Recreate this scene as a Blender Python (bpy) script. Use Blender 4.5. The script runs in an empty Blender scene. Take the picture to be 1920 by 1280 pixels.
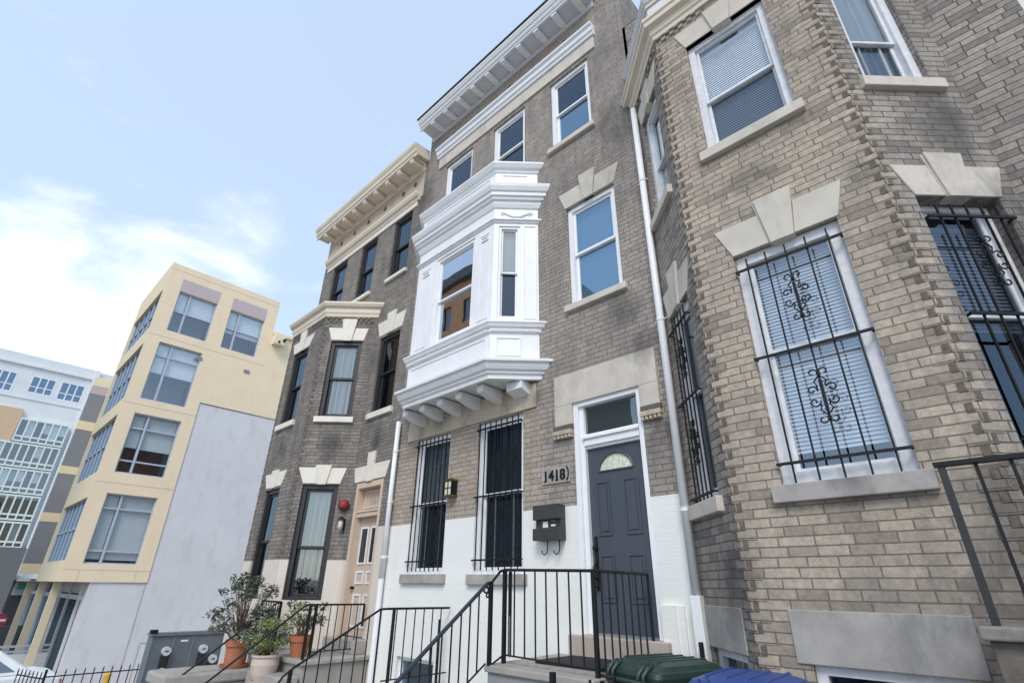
import bpy, bmesh, math, random
from mathutils import Vector, Matrix
random.seed(7)
S = bpy.context.scene
COL = S.collection
# ---------------------------------------------------------------- camera
cam_d = bpy.data.cameras.new('camera'); cam = bpy.data.objects.new('camera', cam_d); COL.objects.link(cam); S.camera = cam
yaw, pit, rol = math.radians(43.921), math.radians(25.81), math.radians(.789)
fw = Vector((-math.sin(yaw)*math.cos(pit), math.cos(yaw)*math.cos(pit), math.sin(pit)))
rt = Vector((math.cos(yaw), math.sin(yaw), 0)); up = rt.cross(fw)
r2 = rt*math.cos(rol)+up*math.sin(rol); u2 = -rt*math.sin(rol)+up*math.cos(rol)
cam.matrix_world = Matrix((( r2.x, u2.x, -fw.x, 0), (r2.y, u2.y, -fw.y, 0), (r2.z, u2.z, -fw.z, 0), (0, 0, 0, 1)))
cam_d.sensor_fit = 'HORIZONTAL'; cam_d.sensor_width = 36; cam_d.lens = 36*952.17/1920
cam_d.clip_start = .05; cam_d.clip_end = 3000
# ---------------------------------------------------------------- light
SUN_EL, SUN_AZ = math.radians(46), math.radians(32)      # azimuth measured from -Y (street side) toward +X; veiled sun, soft shadows
sdir = Vector((math.sin(SUN_AZ)*math.cos(SUN_EL), -math.cos(SUN_AZ)*math.cos(SUN_EL), math.sin(SUN_EL)))
sd = bpy.data.lights.new('sun', 'SUN'); sd.energy = 1.5; sd.angle = math.radians(20); sd.color = (1, .95, .88)
so = bpy.data.objects.new('sun', sd); COL.objects.link(so)
so.rotation_euler = (-sdir).to_track_quat('-Z', 'Y').to_euler()
W = bpy.data.worlds.new('World'); S.world = W; W.use_nodes = True
nt = W.node_tree; nt.nodes.clear(); N = nt.nodes.new; L = nt.links.new
wo = N('ShaderNodeOutputWorld'); bg = N('ShaderNodeBackground'); L(bg.outputs[0], wo.inputs[0])
sk = N('ShaderNodeTexSky'); sk.sky_type = 'NISHITA'; sk.sun_disc = False
sk.sun_elevation = SUN_EL; sk.sun_rotation = math.atan2(sdir.x, sdir.y)
sk.air_density = 1.0; sk.dust_density = 1.2; sk.ozone_density = 1.0
bg.inputs[1].default_value = .15
tc = N('ShaderNodeTexCoord')
mp = N('ShaderNodeMapping'); mp.inputs['Scale'].default_value = (1, 1, 2.3); L(tc.outputs['Generated'], mp.inputs[0])
n1 = N('ShaderNodeTexNoise'); n1.inputs['Scale'].default_value = 4.2; n1.inputs['Detail'].default_value = 9; n1.inputs['Roughness'].default_value = .55; n1.inputs['Distortion'].default_value = .25
L(mp.outputs[0], n1.inputs['Vector'])
def wmath(op, a, b, cl=False):
    m = N('ShaderNodeMath'); m.operation = op; m.use_clamp = cl
    for i, v in enumerate((a, b)):
        if hasattr(v, 'links') or hasattr(v, 'is_linked'): L(v, m.inputs[i])
        else: m.inputs[i].default_value = v
    return m.outputs[0]
def lobe(d, lo, hi):
    v = N('ShaderNodeVectorMath'); v.operation = 'DOT_PRODUCT'; L(tc.outputs['Generated'], v.inputs[0]); v.inputs[1].default_value = Vector(d).normalized()
    m = N('ShaderNodeMapRange'); m.interpolation_type = 'SMOOTHSTEP'; m.inputs[1].default_value = lo; m.inputs[2].default_value = hi; L(v.outputs['Value'], m.inputs[0]); return m.outputs[0]
c1 = lobe((-.93, -.03, .29), .958, .997)
c2 = lobe((-.86, .02, .50), .94, .995)
c3 = lobe((-.83, .30, .42), .94, .995)
dens = wmath('ADD', wmath('MULTIPLY', c1, .33), wmath('ADD', wmath('MULTIPLY', c2, .11), wmath('MULTIPLY', c3, .18)))
v = wmath('ADD', n1.outputs[0], dens)
mr = N('ShaderNodeMapRange'); mr.interpolation_type = 'SMOOTHSTEP'; mr.inputs[1].default_value = .66; mr.inputs[2].default_value = 1.06; L(v, mr.inputs[0])
hz = N('ShaderNodeMix'); hz.data_type = 'RGBA'; hz.inputs[0].default_value = .50; L(sk.outputs[0], hz.inputs[6]); hz.inputs[7].default_value = (4.95, 6.1, 7.5, 1)
mx = N('ShaderNodeMix'); mx.data_type = 'RGBA'; L(mr.outputs[0], mx.inputs[0]); L(hz.outputs[2], mx.inputs[6]); mx.inputs[7].default_value = (6.6, 6.8, 7.2, 1)
L(mx.outputs[2], bg.inputs[0])
S.view_settings.view_transform = 'Standard'; S.view_settings.look = 'None'; S.view_settings.gamma = 1
S.view_settings.exposure = .42
S.cycles.max_bounces = 8; S.cycles.transparent_max_bounces = 16
# ---------------------------------------------------------------- materials
MATS = {}
def newmat(name):
    m = bpy.data.materials.new(name); m.use_nodes = True; MATS[name] = m
    return m, m.node_tree, m.node_tree.nodes['Principled BSDF']
def ramp(nt, src, a, b, c0, c1_):
    r = nt.nodes.new('ShaderNodeValToRGB'); r.color_ramp.elements[0].position = a; r.color_ramp.elements[1].position = b
    r.color_ramp.elements[0].color = (*c0, 1); r.color_ramp.elements[1].color = (*c1_, 1); nt.links.new(src, r.inputs[0]); return r.outputs[0]
def noise(nt, scale, detail=5, vec=None, rough=.6, st=(1, 1, 1), dist=0):
    n = nt.nodes.new('ShaderNodeTexNoise'); n.inputs['Scale'].default_value = scale; n.inputs['Detail'].default_value = detail; n.inputs['Roughness'].default_value = rough; n.inputs['Distortion'].default_value = dist
    mp = nt.nodes.new('ShaderNodeMapping'); mp.inputs['Scale'].default_value = st
    if vec is None:
        g = nt.nodes.new('ShaderNodeNewGeometry'); vec = g.outputs['Position']
    nt.links.new(vec, mp.inputs[0]); nt.links.new(mp.outputs[0], n.inputs['Vector']); return n.outputs[0]
def mixc(nt, f, a, b, mode='MIX'):
    m = nt.nodes.new('ShaderNodeMix'); m.data_type = 'RGBA'; m.blend_type = mode
    for i, v in ((0, f), (6, a), (7, b)):
        if hasattr(v, 'is_linked'): nt.links.new(v, m.inputs[i])
        elif i == 0: m.inputs[0].default_value = v
        else: m.inputs[i].default_value = (*v, 1)
    return m.outputs[2]
def bump(nt, h, strength, dist, b):
    n = nt.nodes.new('ShaderNodeBump'); n.inputs['Strength'].default_value = strength; n.inputs['Distance'].default_value = dist
    nt.links.new(h, n.inputs['Height']); nt.links.new(n.outputs[0], b.inputs['Normal'])
SPOTS = [((.02, 4.42, .1), 1.0), ((-.1, 4.4, -.1), .6), ((-1.85, 4.6, .0), .75), ((.1, 4.4, .55), .8), ((-1.0, 4.44, 3.75), .35), ((.75, 5.2, 2.6), 1.1), ((.5, 4.95, 3.7), .7), ((-2.6, 5.2, 1.6), .5), ((-2.7, 5.2, 6.6), .9), ((-2.75, 5.2, 2.75), .42),
         ((-9.65, 4.8, 2.5), .5), ((-8.6, 5.2, 2.55), .35), ((-11.0, 4.4, 2.6), .5), ((-7.9, 5.2, 8.2), .8), ((-3.0, 5.2, 3.3), .5), ((-.86, 4.4, .8), .45), ((-4.6, 5.2, 2.4), .35), ((-6.6, 5.2, 2.65), .5)]
def grime(nt, col, colour, amt=.75):
    """soot patches that sit at fixed places of the masonry (gutter leaks, splash zones, under sills), broken up by noise"""
    l = nt.links.new; g = nt.nodes.new('ShaderNodeNewGeometry'); acc = None
    for c, r in SPOTS:
        d = nt.nodes.new('ShaderNodeVectorMath'); d.operation = 'DISTANCE'; l(g.outputs['Position'], d.inputs[0]); d.inputs[1].default_value = c
        m = nt.nodes.new('ShaderNodeMapRange'); m.inputs[1].default_value = r; m.inputs[2].default_value = r*.15; l(d.outputs['Value'], m.inputs[0])
        if acc is None: acc = m.outputs[0]
        else:
            x = nt.nodes.new('ShaderNodeMath'); x.operation = 'MAXIMUM'; l(acc, x.inputs[0]); l(m.outputs[0], x.inputs[1]); acc = x.outputs[0]
    n = noise(nt, 4.5, 8, rough=.7, st=(1, 1, .6), dist=.5)
    a = nt.nodes.new('ShaderNodeMath'); a.operation = 'MULTIPLY_ADD'; l(acc, a.inputs[0]); a.inputs[1].default_value = .55; l(n, a.inputs[2])
    f = nt.nodes.new('ShaderNodeMapRange'); f.inputs[1].default_value = .70; f.inputs[2].default_value = 1.12; f.inputs[4].default_value = amt; l(a.outputs[0], f.inputs[0])
    return mixc(nt, f.outputs[0], col, colour)
def paint(name, col, rough=.5, metal=0, var=.12, scale=6, bumps=.15, dirt=None, dirt_amt=.0, spec=.5):
    m, nt, b = newmat(name)
    n = noise(nt, scale)
    c = ramp(nt, n, .3, .7, tuple(x*(1-var) for x in col), tuple(min(1, x*(1+var)) for x in col))
    if dirt:
        d = noise(nt, 2.2, 7, st=(1, 1, .35), rough=.7)
        f = nt.nodes.new('ShaderNodeMapRange'); f.inputs[1].default_value = .52; f.inputs[2].default_value = .75; f.inputs[4].default_value = dirt_amt; nt.links.new(d, f.inputs[0])
        c = mixc(nt, f.outputs[0], c, dirt)
    if name.startswith('stone'): c = grime(nt, c, (.14, .135, .13), .8)
    nt.links.new(c, b.inputs['Base Color']); b.inputs['Roughness'].default_value = rough; b.inputs['Metallic'].default_value = metal
    b.inputs['Specular IOR Level'].default_value = spec
    if bumps: bump(nt, noise(nt, 60, 4), bumps, .003, b)
    return m
def brick(name, ca, cb, cc, mortar, soot, soot_lo, soot_hi, soot_amt, painted=None, rough=.9):
    m, nt, b = newmat(name); l = nt.links.new
    uv = nt.nodes.new('ShaderNodeUVMap'); uv.uv_map = 'UVMap'
    # slight wobble so courses are not ruler straight
    wob = nt.nodes.new('ShaderNodeTexNoise'); wob.inputs['Scale'].default_value = 9; wob.inputs['Detail'].default_value = 3; l(uv.outputs[0], wob.inputs['Vector'])
    wv = nt.nodes.new('ShaderNodeVectorMath'); wv.operation = 'MULTIPLY_ADD'; l(wob.outputs['Color'], wv.inputs[0]); wv.inputs[1].default_value = (.007, .005, 0); l(uv.outputs[0], wv.inputs[2])
    def bt(sq, c1, c2, mo, ms=.006):
        t = nt.nodes.new('ShaderNodeTexBrick'); t.inputs['Scale'].default_value = 1; t.inputs['Brick Width'].default_value = .205; t.inputs['Row Height'].default_value = .072
        t.inputs['Mortar Size'].default_value = ms; t.inputs['Mortar Smooth'].default_value = .35; t.offset = .42; t.squash = sq; t.squash_frequency = 3
        t.inputs['Color1'].default_value = (*c1, 1); t.inputs['Color2'].default_value = (*c2, 1); t.inputs['Mortar'].default_value = (*mo, 1); l(wv.outputs[0], t.inputs['Vector']); return t
    t = bt(1.25, ca, cb, mortar)
    col = t.outputs['Color']
    # a darker/warmer brick here and there
    t2 = bt(1.25, (0, 0, 0), (1, 1, 1), (0, 0, 0), 0); t2.inputs['Bias'].default_value = .0
    r = nt.nodes.new('ShaderNodeMapRange'); r.inputs[1].default_value = .72; r.inputs[2].default_value = .9; l(t2.outputs['Color'], r.inputs[0])
    inv = nt.nodes.new('ShaderNodeMath'); inv.operation = 'MULTIPLY_ADD'; l(t.outputs['Fac'], inv.inputs[0]); inv.inputs[1].default_value = -1; inv.inputs[2].default_value = 1
    mm = nt.nodes.new('ShaderNodeMath'); mm.operation = 'MULTIPLY'; l(r.outputs[0], mm.inputs[0]); l(inv.outputs[0], mm.inputs[1])
    col = mixc(nt, mm.outputs[0], col, cc)
    # grain inside the brick
    g = ramp(nt, noise(nt, 26, 6, rough=.75), .25, .8, (.62, .62, .62), (1.28, 1.28, 1.28))
    col = mixc(nt, 1.0, col, g, 'MULTIPLY')
    # weathering: broad soot and streaks
    s1 = noise(nt, .9, 8, rough=.65, dist=.4); s2 = noise(nt, 1.6, 7, st=(3.2, 3.2, .45), rough=.68)
    ad = nt.nodes.new('ShaderNodeMath'); ad.operation = 'ADD'; l(s1, ad.inputs[0]); l(s2, ad.inputs[1])
    f = nt.nodes.new('ShaderNodeMapRange'); f.inputs[1].default_value = soot_lo; f.inputs[2].default_value = soot_hi; f.inputs[4].default_value = soot_amt; l(ad.outputs[0], f.inputs[0])
    col = mixc(nt, f.outputs[0], col, soot)
    if not painted and name != 'brick_orange': col = grime(nt, col, tuple(x*.75 for x in soot))
    if painted:
        pn = ramp(nt, noise(nt, 3, 5), .3, .75, tuple(x*.93 for x in painted), painted)
        pn = mixc(nt, mixc(nt, .12, (0, 0, 0), t.outputs['Fac']), pn, tuple(x*.8 for x in painted))
        col = pn
    l(col, b.inputs['Base Color']); b.inputs['Roughness'].default_value = .55 if painted else rough
    b.inputs['Specular IOR Level'].default_value = .3
    h = nt.nodes.new('ShaderNodeMath'); h.operation = 'MULTIPLY_ADD'; l(noise(nt, 45, 5), h.inputs[0]); h.inputs[1].default_value = .45; l(inv.outputs[0], h.inputs[2])
    bump(nt, h.outputs[0], .22 if painted else .8, .006, b)
    return m
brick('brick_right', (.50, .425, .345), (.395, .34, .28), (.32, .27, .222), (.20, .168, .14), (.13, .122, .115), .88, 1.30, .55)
brick('brick_right_grey', (.395, .35, .305), (.305, .277, .248), (.235, .21, .19), (.115, .10, .09), (.10, .096, .094), .86, 1.28, .55)  # greyer, darker variant of brick_right for the bay sides and flat walls
brick('brick_mid', (.39, .348, .31), (.285, .258, .234), (.40, .347, .298), (.175, .158, .145), (.115, .109, .106), .86, 1.28, .6)
brick('brick_tan', (.44, .38, .318), (.365, .315, .265), (.37, .30, .24), (.23, .195, .165), (.16, .14, .12), .98, 1.4, .4)
brick('brick_grey', (.31, .28, .252), (.20, .182, .166), (.33, .288, .25), (.125, .113, .104), (.075, .072, .07), .84, 1.24, .6)
paint('dark_brick', (.13, .108, .09), .95, var=.4, scale=30, bumps=.6)  # darker tone for the header squares at the bay corners
brick('brick_white', (.8, .8, .78), (.8, .8, .78), (.8, .8, .78), (.7, .7, .7), (.7, .7, .7), 2, 3, 0, painted=(.80, .80, .77))
brick('brick_cream', (.8, .8, .78), (.8, .8, .78), (.8, .8, .78), (.7, .7, .7), (.7, .7, .7), 2, 3, 0, painted=(.66, .60, .53))
brick('brick_creamtop', (.8, .8, .78), (.8, .8, .78), (.8, .8, .78), (.7, .7, .7), (.7, .7, .7), 2, 3, 0, painted=(.52, .44, .34))
brick('brick_orange', (.80, .42, .22), (.74, .37, .19), (.65, .32, .16), (.4, .3, .22), (.2, .1, .06), 1.1, 1.6, .2)
paint('stone', (.56, .52, .455), .85, var=.10, scale=3, bumps=.3, dirt=(.17, .16, .15), dirt_amt=.45, spec=.3)
paint('stone_grey', (.36, .34, .32), .9, var=.15, scale=5, bumps=.5, dirt=(.12, .12, .12), dirt_amt=.7, spec=.3)
paint('stone_sooty', (.20, .185, .17), .9, var=.3, scale=10, bumps=.6, dirt=(.07, .07, .065), dirt_amt=.9, spec=.3)
paint('stone_dark', (.13, .115, .10), .9, var=.3, scale=8, bumps=.6, dirt=(.05, .05, .045), dirt_amt=.8, spec=.3)
paint('stone_stained', (.50, .43, .34), .85, var=.12, scale=3, bumps=.3, dirt=(.16, .12, .09), dirt_amt=.85, spec=.3)
paint('white_trim', (.80, .81, .83), .42, var=.03, scale=4, bumps=.12, dirt=(.60, .58, .55), dirt_amt=.35)
paint('white_old', (.66, .67, .70), .6, var=.10, scale=12, bumps=.4, dirt=(.38, .37, .36), dirt_amt=.5)
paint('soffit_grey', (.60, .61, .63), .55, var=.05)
paint('cream_trim', (.70, .62, .50), .5, var=.05, scale=3, bumps=.1, dirt=(.35, .3, .22), dirt_amt=.25)
paint('cream_trim_light', (.72, .68, .60), .55, var=.06, scale=5, bumps=.15, dirt=(.35, .3, .24), dirt_amt=.4)
paint('peach_door', (.52, .42, .345), .5, var=.04)
paint('peach_frame', (.60, .47, .37), .5, var=.05)
paint('black_iron', (.010, .011, .013), .55, var=.3, scale=40, bumps=.3, spec=.3)
paint('navy_iron', (.022, .027, .042), .5, var=.3, scale=30, bumps=.3)
paint('black_frame', (.022, .022, .024), .45, var=.15)
paint('black_roof', (.02, .02, .022), .7, var=.2)
paint('door_grey', (.062, .072, .092), .38, var=.05, bumps=.05)
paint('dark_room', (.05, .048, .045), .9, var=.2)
paint('curtain', (.62, .60, .58), .9, var=.06, scale=10)
paint('curtain_dark', (.10, .11, .12), .9, var=.3, scale=20)
paint('blind', (.50, .53, .57), .6, var=.03)
paint('blind_white', (.80, .80, .79), .6, var=.03)
paint('blind_grey', (.34, .36, .37), .6, var=.05)
paint('steel_box', (.125, .145, .17), .45, var=.08, bumps=.1)
paint('steel_trim', (.20, .225, .25), .45, var=.08)
paint('mail_box', (.045, .043, .042), .45, var=.1)
paint('black_rubber', (.012, .012, .013), .85, var=.3, scale=40)
paint('cream_glass', (.62, .60, .48), .25, var=.1)
paint('red_bell', (.22, .03, .03), .3, var=.1)
paint('terracotta', (.42, .145, .07), .75, var=.15, scale=9, bumps=.2, dirt=(.28, .2, .16), dirt_amt=.4)
paint('clay_pale', (.55, .46, .40), .7, var=.08, scale=9, bumps=.2, dirt=(.38, .28, .22), dirt_amt=.4)
paint('soil', (.05, .035, .025), .95, var=.3, scale=40)
paint('leaf_dark', (.075, .095, .06), .6, var=.5, scale=25, bumps=0)
paint('leaf_light', (.19, .24, .07), .6, var=.45, scale=25, bumps=0)
paint('leaf_pale', (.32, .34, .27), .6, var=.4, scale=25, bumps=0)
paint('bark', (.09, .065, .045), .9, var=.3, scale=30)
paint('bin_green', (.022, .045, .036), .42, var=.12, scale=18, bumps=.15)
paint('bin_blue', (.022, .06, .22), .42, var=.12, scale=18, bumps=.15)
paint('concrete', (.33, .31, .285), .9, var=.12, scale=3, bumps=.4, dirt=(.2, .19, .17), dirt_amt=.5)
paint('concrete_blue', (.25, .27, .29), .85, var=.1, scale=4, bumps=.3, dirt=(.33, .31, .27), dirt_amt=.5)
paint('step_tan', (.42, .36, .31), .85, var=.1, scale=6, bumps=.3, dirt=(.6, .58, .54), dirt_amt=.6)
paint('asphalt', (.05, .05, .052), .95, var=.2, scale=20, bumps=.5)
paint('stucco_yellow', (.83, .675, .475), .8, var=.03, scale=1.2, bumps=.15, dirt=(.66, .57, .44), dirt_amt=.5)
paint('stucco_bright', (.80, .70, .50), .8, var=.03, scale=1.2, bumps=.15)
paint('stucco_pink', (.52, .43, .44), .8, var=.03, scale=1.2, bumps=.15)
paint('stucco_lilac', (.64, .635, .645), .85, var=.05, scale=.9, bumps=.3, dirt=(.50, .495, .51), dirt_amt=.8)
paint('joint', (.44, .40, .36), .9, var=.1)
paint('brown_soffit', (.30, .21, .14), .8, var=.15)
paint('white_panel', (.66, .69, .70), .6, var=.05, scale=.6)
paint('grey_panel', (.22, .24, .28), .6, var=.08, scale=.5)
paint('stucco_pink2', (.55, .40, .30), .7, var=.06)
paint('orange_panel', (.60, .42, .27), .7, var=.06)
paint('shop_grey', (.13, .13, .135), .7, var=.1)
paint('shop_green', (.10, .115, .095), .8, var=.3)
paint('teal_sign', (.10, .48, .40), .5, var=.1)
paint('sign_white', (.75, .76, .78), .4, var=.03)
paint('sign_red', (.38, .03, .045), .4, var=.05)
paint('yellow_post', (.62, .40, .06), .5, var=.15)
paint('mullion_grey', (.42, .47, .55), .45, var=.05)
paint('mullion_green', (.66, .73, .70), .5, var=.05)
paint('red_reflection', (.23, .06, .035), .9, var=.2)  # reflection of a brick building, painted as a red-brown panel behind the glass
paint('room_blue', (.20, .25, .33), .8, var=.15, scale=1)
paint('brass', (.35, .25, .10), .3, metal=1)
paint('copper_stain', (.26, .30, .27), .9, var=.2)
def glass(name, tint=(1, 1, 1), boost=1.0, base=.04, rough=.005, gcol=(1, 1, 1)):
    m, nt, b = newmat(name); nt.nodes.remove(b); l = nt.links.new
    out = nt.nodes['Material Output']; tr = nt.nodes.new('ShaderNodeBsdfTransparent'); tr.inputs[0].default_value = (*tint, 1)
    gl = nt.nodes.new('ShaderNodeBsdfGlossy'); gl.inputs['Roughness'].default_value = rough; gl.inputs['Color'].default_value = (*gcol, 1)
    fr = nt.nodes.new('ShaderNodeFresnel'); fr.inputs[0].default_value = 1.5
    ma = nt.nodes.new('ShaderNodeMath'); ma.operation = 'MULTIPLY_ADD'; ma.use_clamp = True; l(fr.outputs[0], ma.inputs[0]); ma.inputs[1].default_value = boost; ma.inputs[2].default_value = base
    gb = nt.nodes.new('ShaderNodeNewGeometry'); nb = nt.nodes.new('ShaderNodeMath'); nb.operation = 'SUBTRACT'; nb.inputs[0].default_value = 1; l(gb.outputs['Backfacing'], nb.inputs[1])
    m2 = nt.nodes.new('ShaderNodeMath'); m2.operation = 'MULTIPLY'; l(ma.outputs[0], m2.inputs[0]); l(nb.outputs[0], m2.inputs[1]); ma = m2
    bp_ = nt.nodes.new('ShaderNodeBump'); bp_.inputs['Strength'].default_value = .05; bp_.inputs['Distance'].default_value = .02; l(noise(nt, 1.7, 1), bp_.inputs['Height']); l(bp_.outputs[0], gl.inputs['Normal'])
    mx = nt.nodes.new('ShaderNodeMixShader'); l(ma.outputs[0], mx.inputs[0]); l(tr.outputs[0], mx.inputs[1]); l(gl.outputs[0], mx.inputs[2]); l(mx.outputs[0], out.inputs[0]); return m
glass('glass', (.86, .90, .93), 1.6, .15, gcol=(.74, .83, .92))
glass('glass_mirror', (.5, .55, .6), 1.4, .5, gcol=(.85, .92, 1))
glass('glass_grey', (.6, .62, .62), 1.4, .16, gcol=(.8, .88, .9))
glass('glass_far', (.9, .93, .95), 1.2, .14, gcol=(.9, .95, 1))
glass('glass_sky', (.35, .47, .56), 2.0, .30, gcol=(.42, .60, .78))
glass('glass_dark', (.40, .43, .47), 1.3, .06, gcol=(.55, .68, .82))
paint('glass_frost', (.62, .64, .52), .25, var=.35, scale=45, bumps=.6)
# ---------------------------------------------------------------- geometry helpers
class Fr:
    """local frame on a facade: u along the wall, d outwards (towards the street), z up"""
    def __init__(s, ox, oy, ux, uy):
        k = math.hypot(ux, uy); s.o = Vector((ox, oy, 0)); s.u = Vector((ux/k, uy/k, 0)); s.n = Vector((uy/k, -ux/k, 0))
    def P(s, u, d, z): return s.o + s.u*u + s.n*d + Vector((0, 0, z))
WORLD = Fr(0, 0, 1, 0)      # u = x, d = -y
class MB:
    def __init__(s): s.v = []; s.f = []; s.m = []; s.mats = []; s.k = 0
    def mat(s, name):
        if name not in s.mats: s.mats.append(name)
        s.k = s.mats.index(name); return s
    def face(s, pts):
        i = len(s.v); s.v += [tuple(p) for p in pts]; s.f.append(list(range(i, i+len(pts)))); s.m.append(s.k)
    def hexa(s, p):   # 8 points: bottom 0-3 ccw, top 4-7
        i = len(s.v); s.v += [tuple(q) for q in p]
        for q in ((3, 2, 1, 0), (4, 5, 6, 7), (0, 1, 5, 4), (1, 2, 6, 5), (2, 3, 7, 6), (3, 0, 4, 7)): s.f.append([i+a for a in q]); s.m.append(s.k)
        return s
    def box(s, F, u0, u1, d0, d1, z0, z1):
        s.hexa([F.P(u0, d1, z0), F.P(u1, d1, z0), F.P(u1, d0, z0), F.P(u0, d0, z0), F.P(u0, d1, z1), F.P(u1, d1, z1), F.P(u1, d0, z1), F.P(u0, d0, z1)]); return s
    def prism(s, F, poly, d0, d1):   # poly of (u, z), ccw seen from the street
        n = len(poly); i = len(s.v)
        s.v += [tuple(F.P(u, d1, z)) for u, z in poly] + [tuple(F.P(u, d0, z)) for u, z in poly]
        s.f.append([i+k for k in range(n)]); s.m.append(s.k); s.f.append([i+n+k for k in reversed(range(n))]); s.m.append(s.k)
        for k in range(n):
            j = (k+1) % n; s.f.append([i+k, i+n+k, i+n+j, i+j]); s.m.append(s.k)
        return s
    def tube(s, pts, r, n=6, cap=True, taper=None):
        pts = [Vector(p) for p in pts]; rings = []; prev = None
        for k, p in enumerate(pts):
            t = (pts[min(k+1, len(pts)-1)]-pts[max(k-1, 0)])
            if t.length < 1e-9: t = Vector((0, 0, 1))
            t.normalize(); a = Vector((0, 0, 1)) if abs(t.z) < .9 else Vector((1, 0, 0))
            if prev is None: x = t.cross(a).normalized()
            else: x = (prev - t*prev.dot(t)).normalized()
            prev = x; y = t.cross(x); rr = r if taper is None else r*(1+(taper-1)*k/(len(pts)-1))
            rings.append([p+(x*math.cos(2*math.pi*q/n)+y*math.sin(2*math.pi*q/n))*rr for q in range(n)])
        i = len(s.v)
        for g in rings: s.v += [tuple(q) for q in g]
        for k in range(len(rings)-1):
            for q in range(n):
                a, b = i+k*n+q, i+k*n+(q+1) % n; s.f.append([a, b, b+n, a+n]); s.m.append(s.k)
        if cap:
            s.f.append([i+q for q in reversed(range(n))]); s.m.append(s.k); s.f.append([i+(len(rings)-1)*n+q for q in range(n)]); s.m.append(s.k)
        return s
    def lathe(s, c, prof, n=24):
        i = len(s.v)
        for r, z in prof: s.v += [(c[0]+r*math.cos(2*math.pi*q/n), c[1]+r*math.sin(2*math.pi*q/n), c[2]+z) for q in range(n)]
        for k in range(len(prof)-1):
            for q in range(n):
                a, b = i+k*n+q, i+k*n+(q+1) % n; s.f.append([a, b, b+n, a+n]); s.m.append(s.k)
        return s
    def sweep(s, path, prof, wall=True, close=True):
        """profile (out, z) swept along a plan path running left to right with the street on its right hand"""
        P = [Vector((a, b, 0)) for a, b in path]; ns = []
        for k in range(len(P)-1):
            d = (P[k+1]-P[k]).normalized(); ns.append(Vector((d.y, -d.x, 0)))
        offs = []
        for k in range(len(P)):
            if k == 0: offs.append(Vector((-1, 0, 0))/abs(ns[0].x) if wall and abs(ns[0].x) > .1 else ns[0])
            elif k == len(P)-1: offs.append(Vector((1, 0, 0))/abs(ns[-1].x) if wall and abs(ns[-1].x) > .1 else ns[-1])
            else:
                m = (ns[k-1]+ns[k]).normalized(); offs.append(m/m.dot(ns[k]))
        n = len(prof); i = len(s.v)
        for p, o in zip(P, offs): s.v += [tuple(p+o*a+Vector((0, 0, z))) for a, z in prof]
        for k in range(len(P)-1):
            for q in range(n if close else n-1):
                a, b = i+k*n+q, i+k*n+(q+1) % n; s.f.append([a, a+n, b+n, b]); s.m.append(s.k)
        s.f.append([i+q for q in range(n)]); s.m.append(s.k); s.f.append([i+(len(P)-1)*n+q for q in reversed(range(n))]); s.m.append(s.k)
        return s
    def wall(s, F, u0, u1, z0, z1, holes=(), depth=.14, d=0):
        us = sorted({u0, u1, *[h[0] for h in holes], *[h[1] for h in holes]}); zs = sorted({z0, z1, *[h[2] for h in holes], *[h[3] for h in holes]})
        us = [u for u in us if u0-1e-6 <= u <= u1+1e-6]; zs = [z for z in zs if z0-1e-6 <= z <= z1+1e-6]
        for a, b in zip(us, us[1:]):
            for e, g in zip(zs, zs[1:]):
                mu, mz = (a+b)/2, (e+g)/2
                if any(h[0] < mu < h[1] and h[2] < mz < h[3] for h in holes): continue
                s.face([F.P(a, d, e), F.P(b, d, e), F.P(b, d, g), F.P(a, d, g)])
        for h in holes:
            a, b, e, g = h[:4]; e = max(e, z0); g = min(g, z1); q = d-depth
            if e >= g: continue
            s.face([F.P(a, d, e), F.P(a, d, g), F.P(a, q, g), F.P(a, q, e)]); s.face([F.P(b, d, g), F.P(b, d, e), F.P(b, q, e), F.P(b, q, g)])
            if h[3] <= z1: s.face([F.P(a, d, g), F.P(b, d, g), F.P(b, q, g), F.P(a, q, g)])
            if h[2] >= z0: s.face([F.P(b, d, e), F.P(a, d, e), F.P(a, q, e), F.P(b, q, e)])
        return s
    def build(s, name, parent=None, mat=None, bevel=0, smooth=False):
        me = bpy.data.meshes.new(name); me.from_pydata(s.v, [], s.f)
        for mname in (s.mats or [mat or 'stone']): me.materials.append(MATS[mname])
        me.polygons.foreach_set('material_index', s.m)
        uv = me.uv_layers.new(name='UVMap')
        for p in me.polygons:
            n = p.normal
            if abs(n.z) > .75: tx, ty = Vector((1, 0, 0)), Vector((0, 1, 0))
            else: tx = Vector((-n.y, n.x, 0)).normalized(); ty = Vector((0, 0, 1))
            for li in p.loop_indices:
                c = me.vertices[me.loops[li].vertex_index].co; uv.data[li].uv = (c.dot(tx)+20, c.dot(ty)+20)
        if smooth:
            for p in me.polygons: p.use_smooth = True
        o = bpy.data.objects.new(name, me); COL.objects.link(o)
        if parent is not None:
            o.parent = parent; o.matrix_parent_inverse = Matrix.Translation(-parent_origin(parent))
        if bevel:
            b = o.modifiers.new('bevel', 'BEVEL'); b.width = bevel; b.segments = 2; b.limit_method = 'ANGLE'; b.angle_limit = math.radians(40)
        return o
def parent_origin(o):      # meshes keep their vertices in scene coordinates, so only an Empty moves its children
    return Vector(o.location) if o.type == 'EMPTY' else Vector((0, 0, 0))
def mb(mat): return MB().mat(mat)
def thing(name, label, cat, loc=(0, 0, 0), group=None, kind=None):
    o = bpy.data.objects.new(name, None); COL.objects.link(o); o.location = loc; o.empty_display_size = .2
    return tag(o, label, cat, group, kind)
def tag(o, label=None, cat=None, group=None, kind=None):
    if label: o['label'] = label
    if cat: o['category'] = cat
    if group: o['group'] = group
    if kind: o['kind'] = kind
    return o
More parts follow.
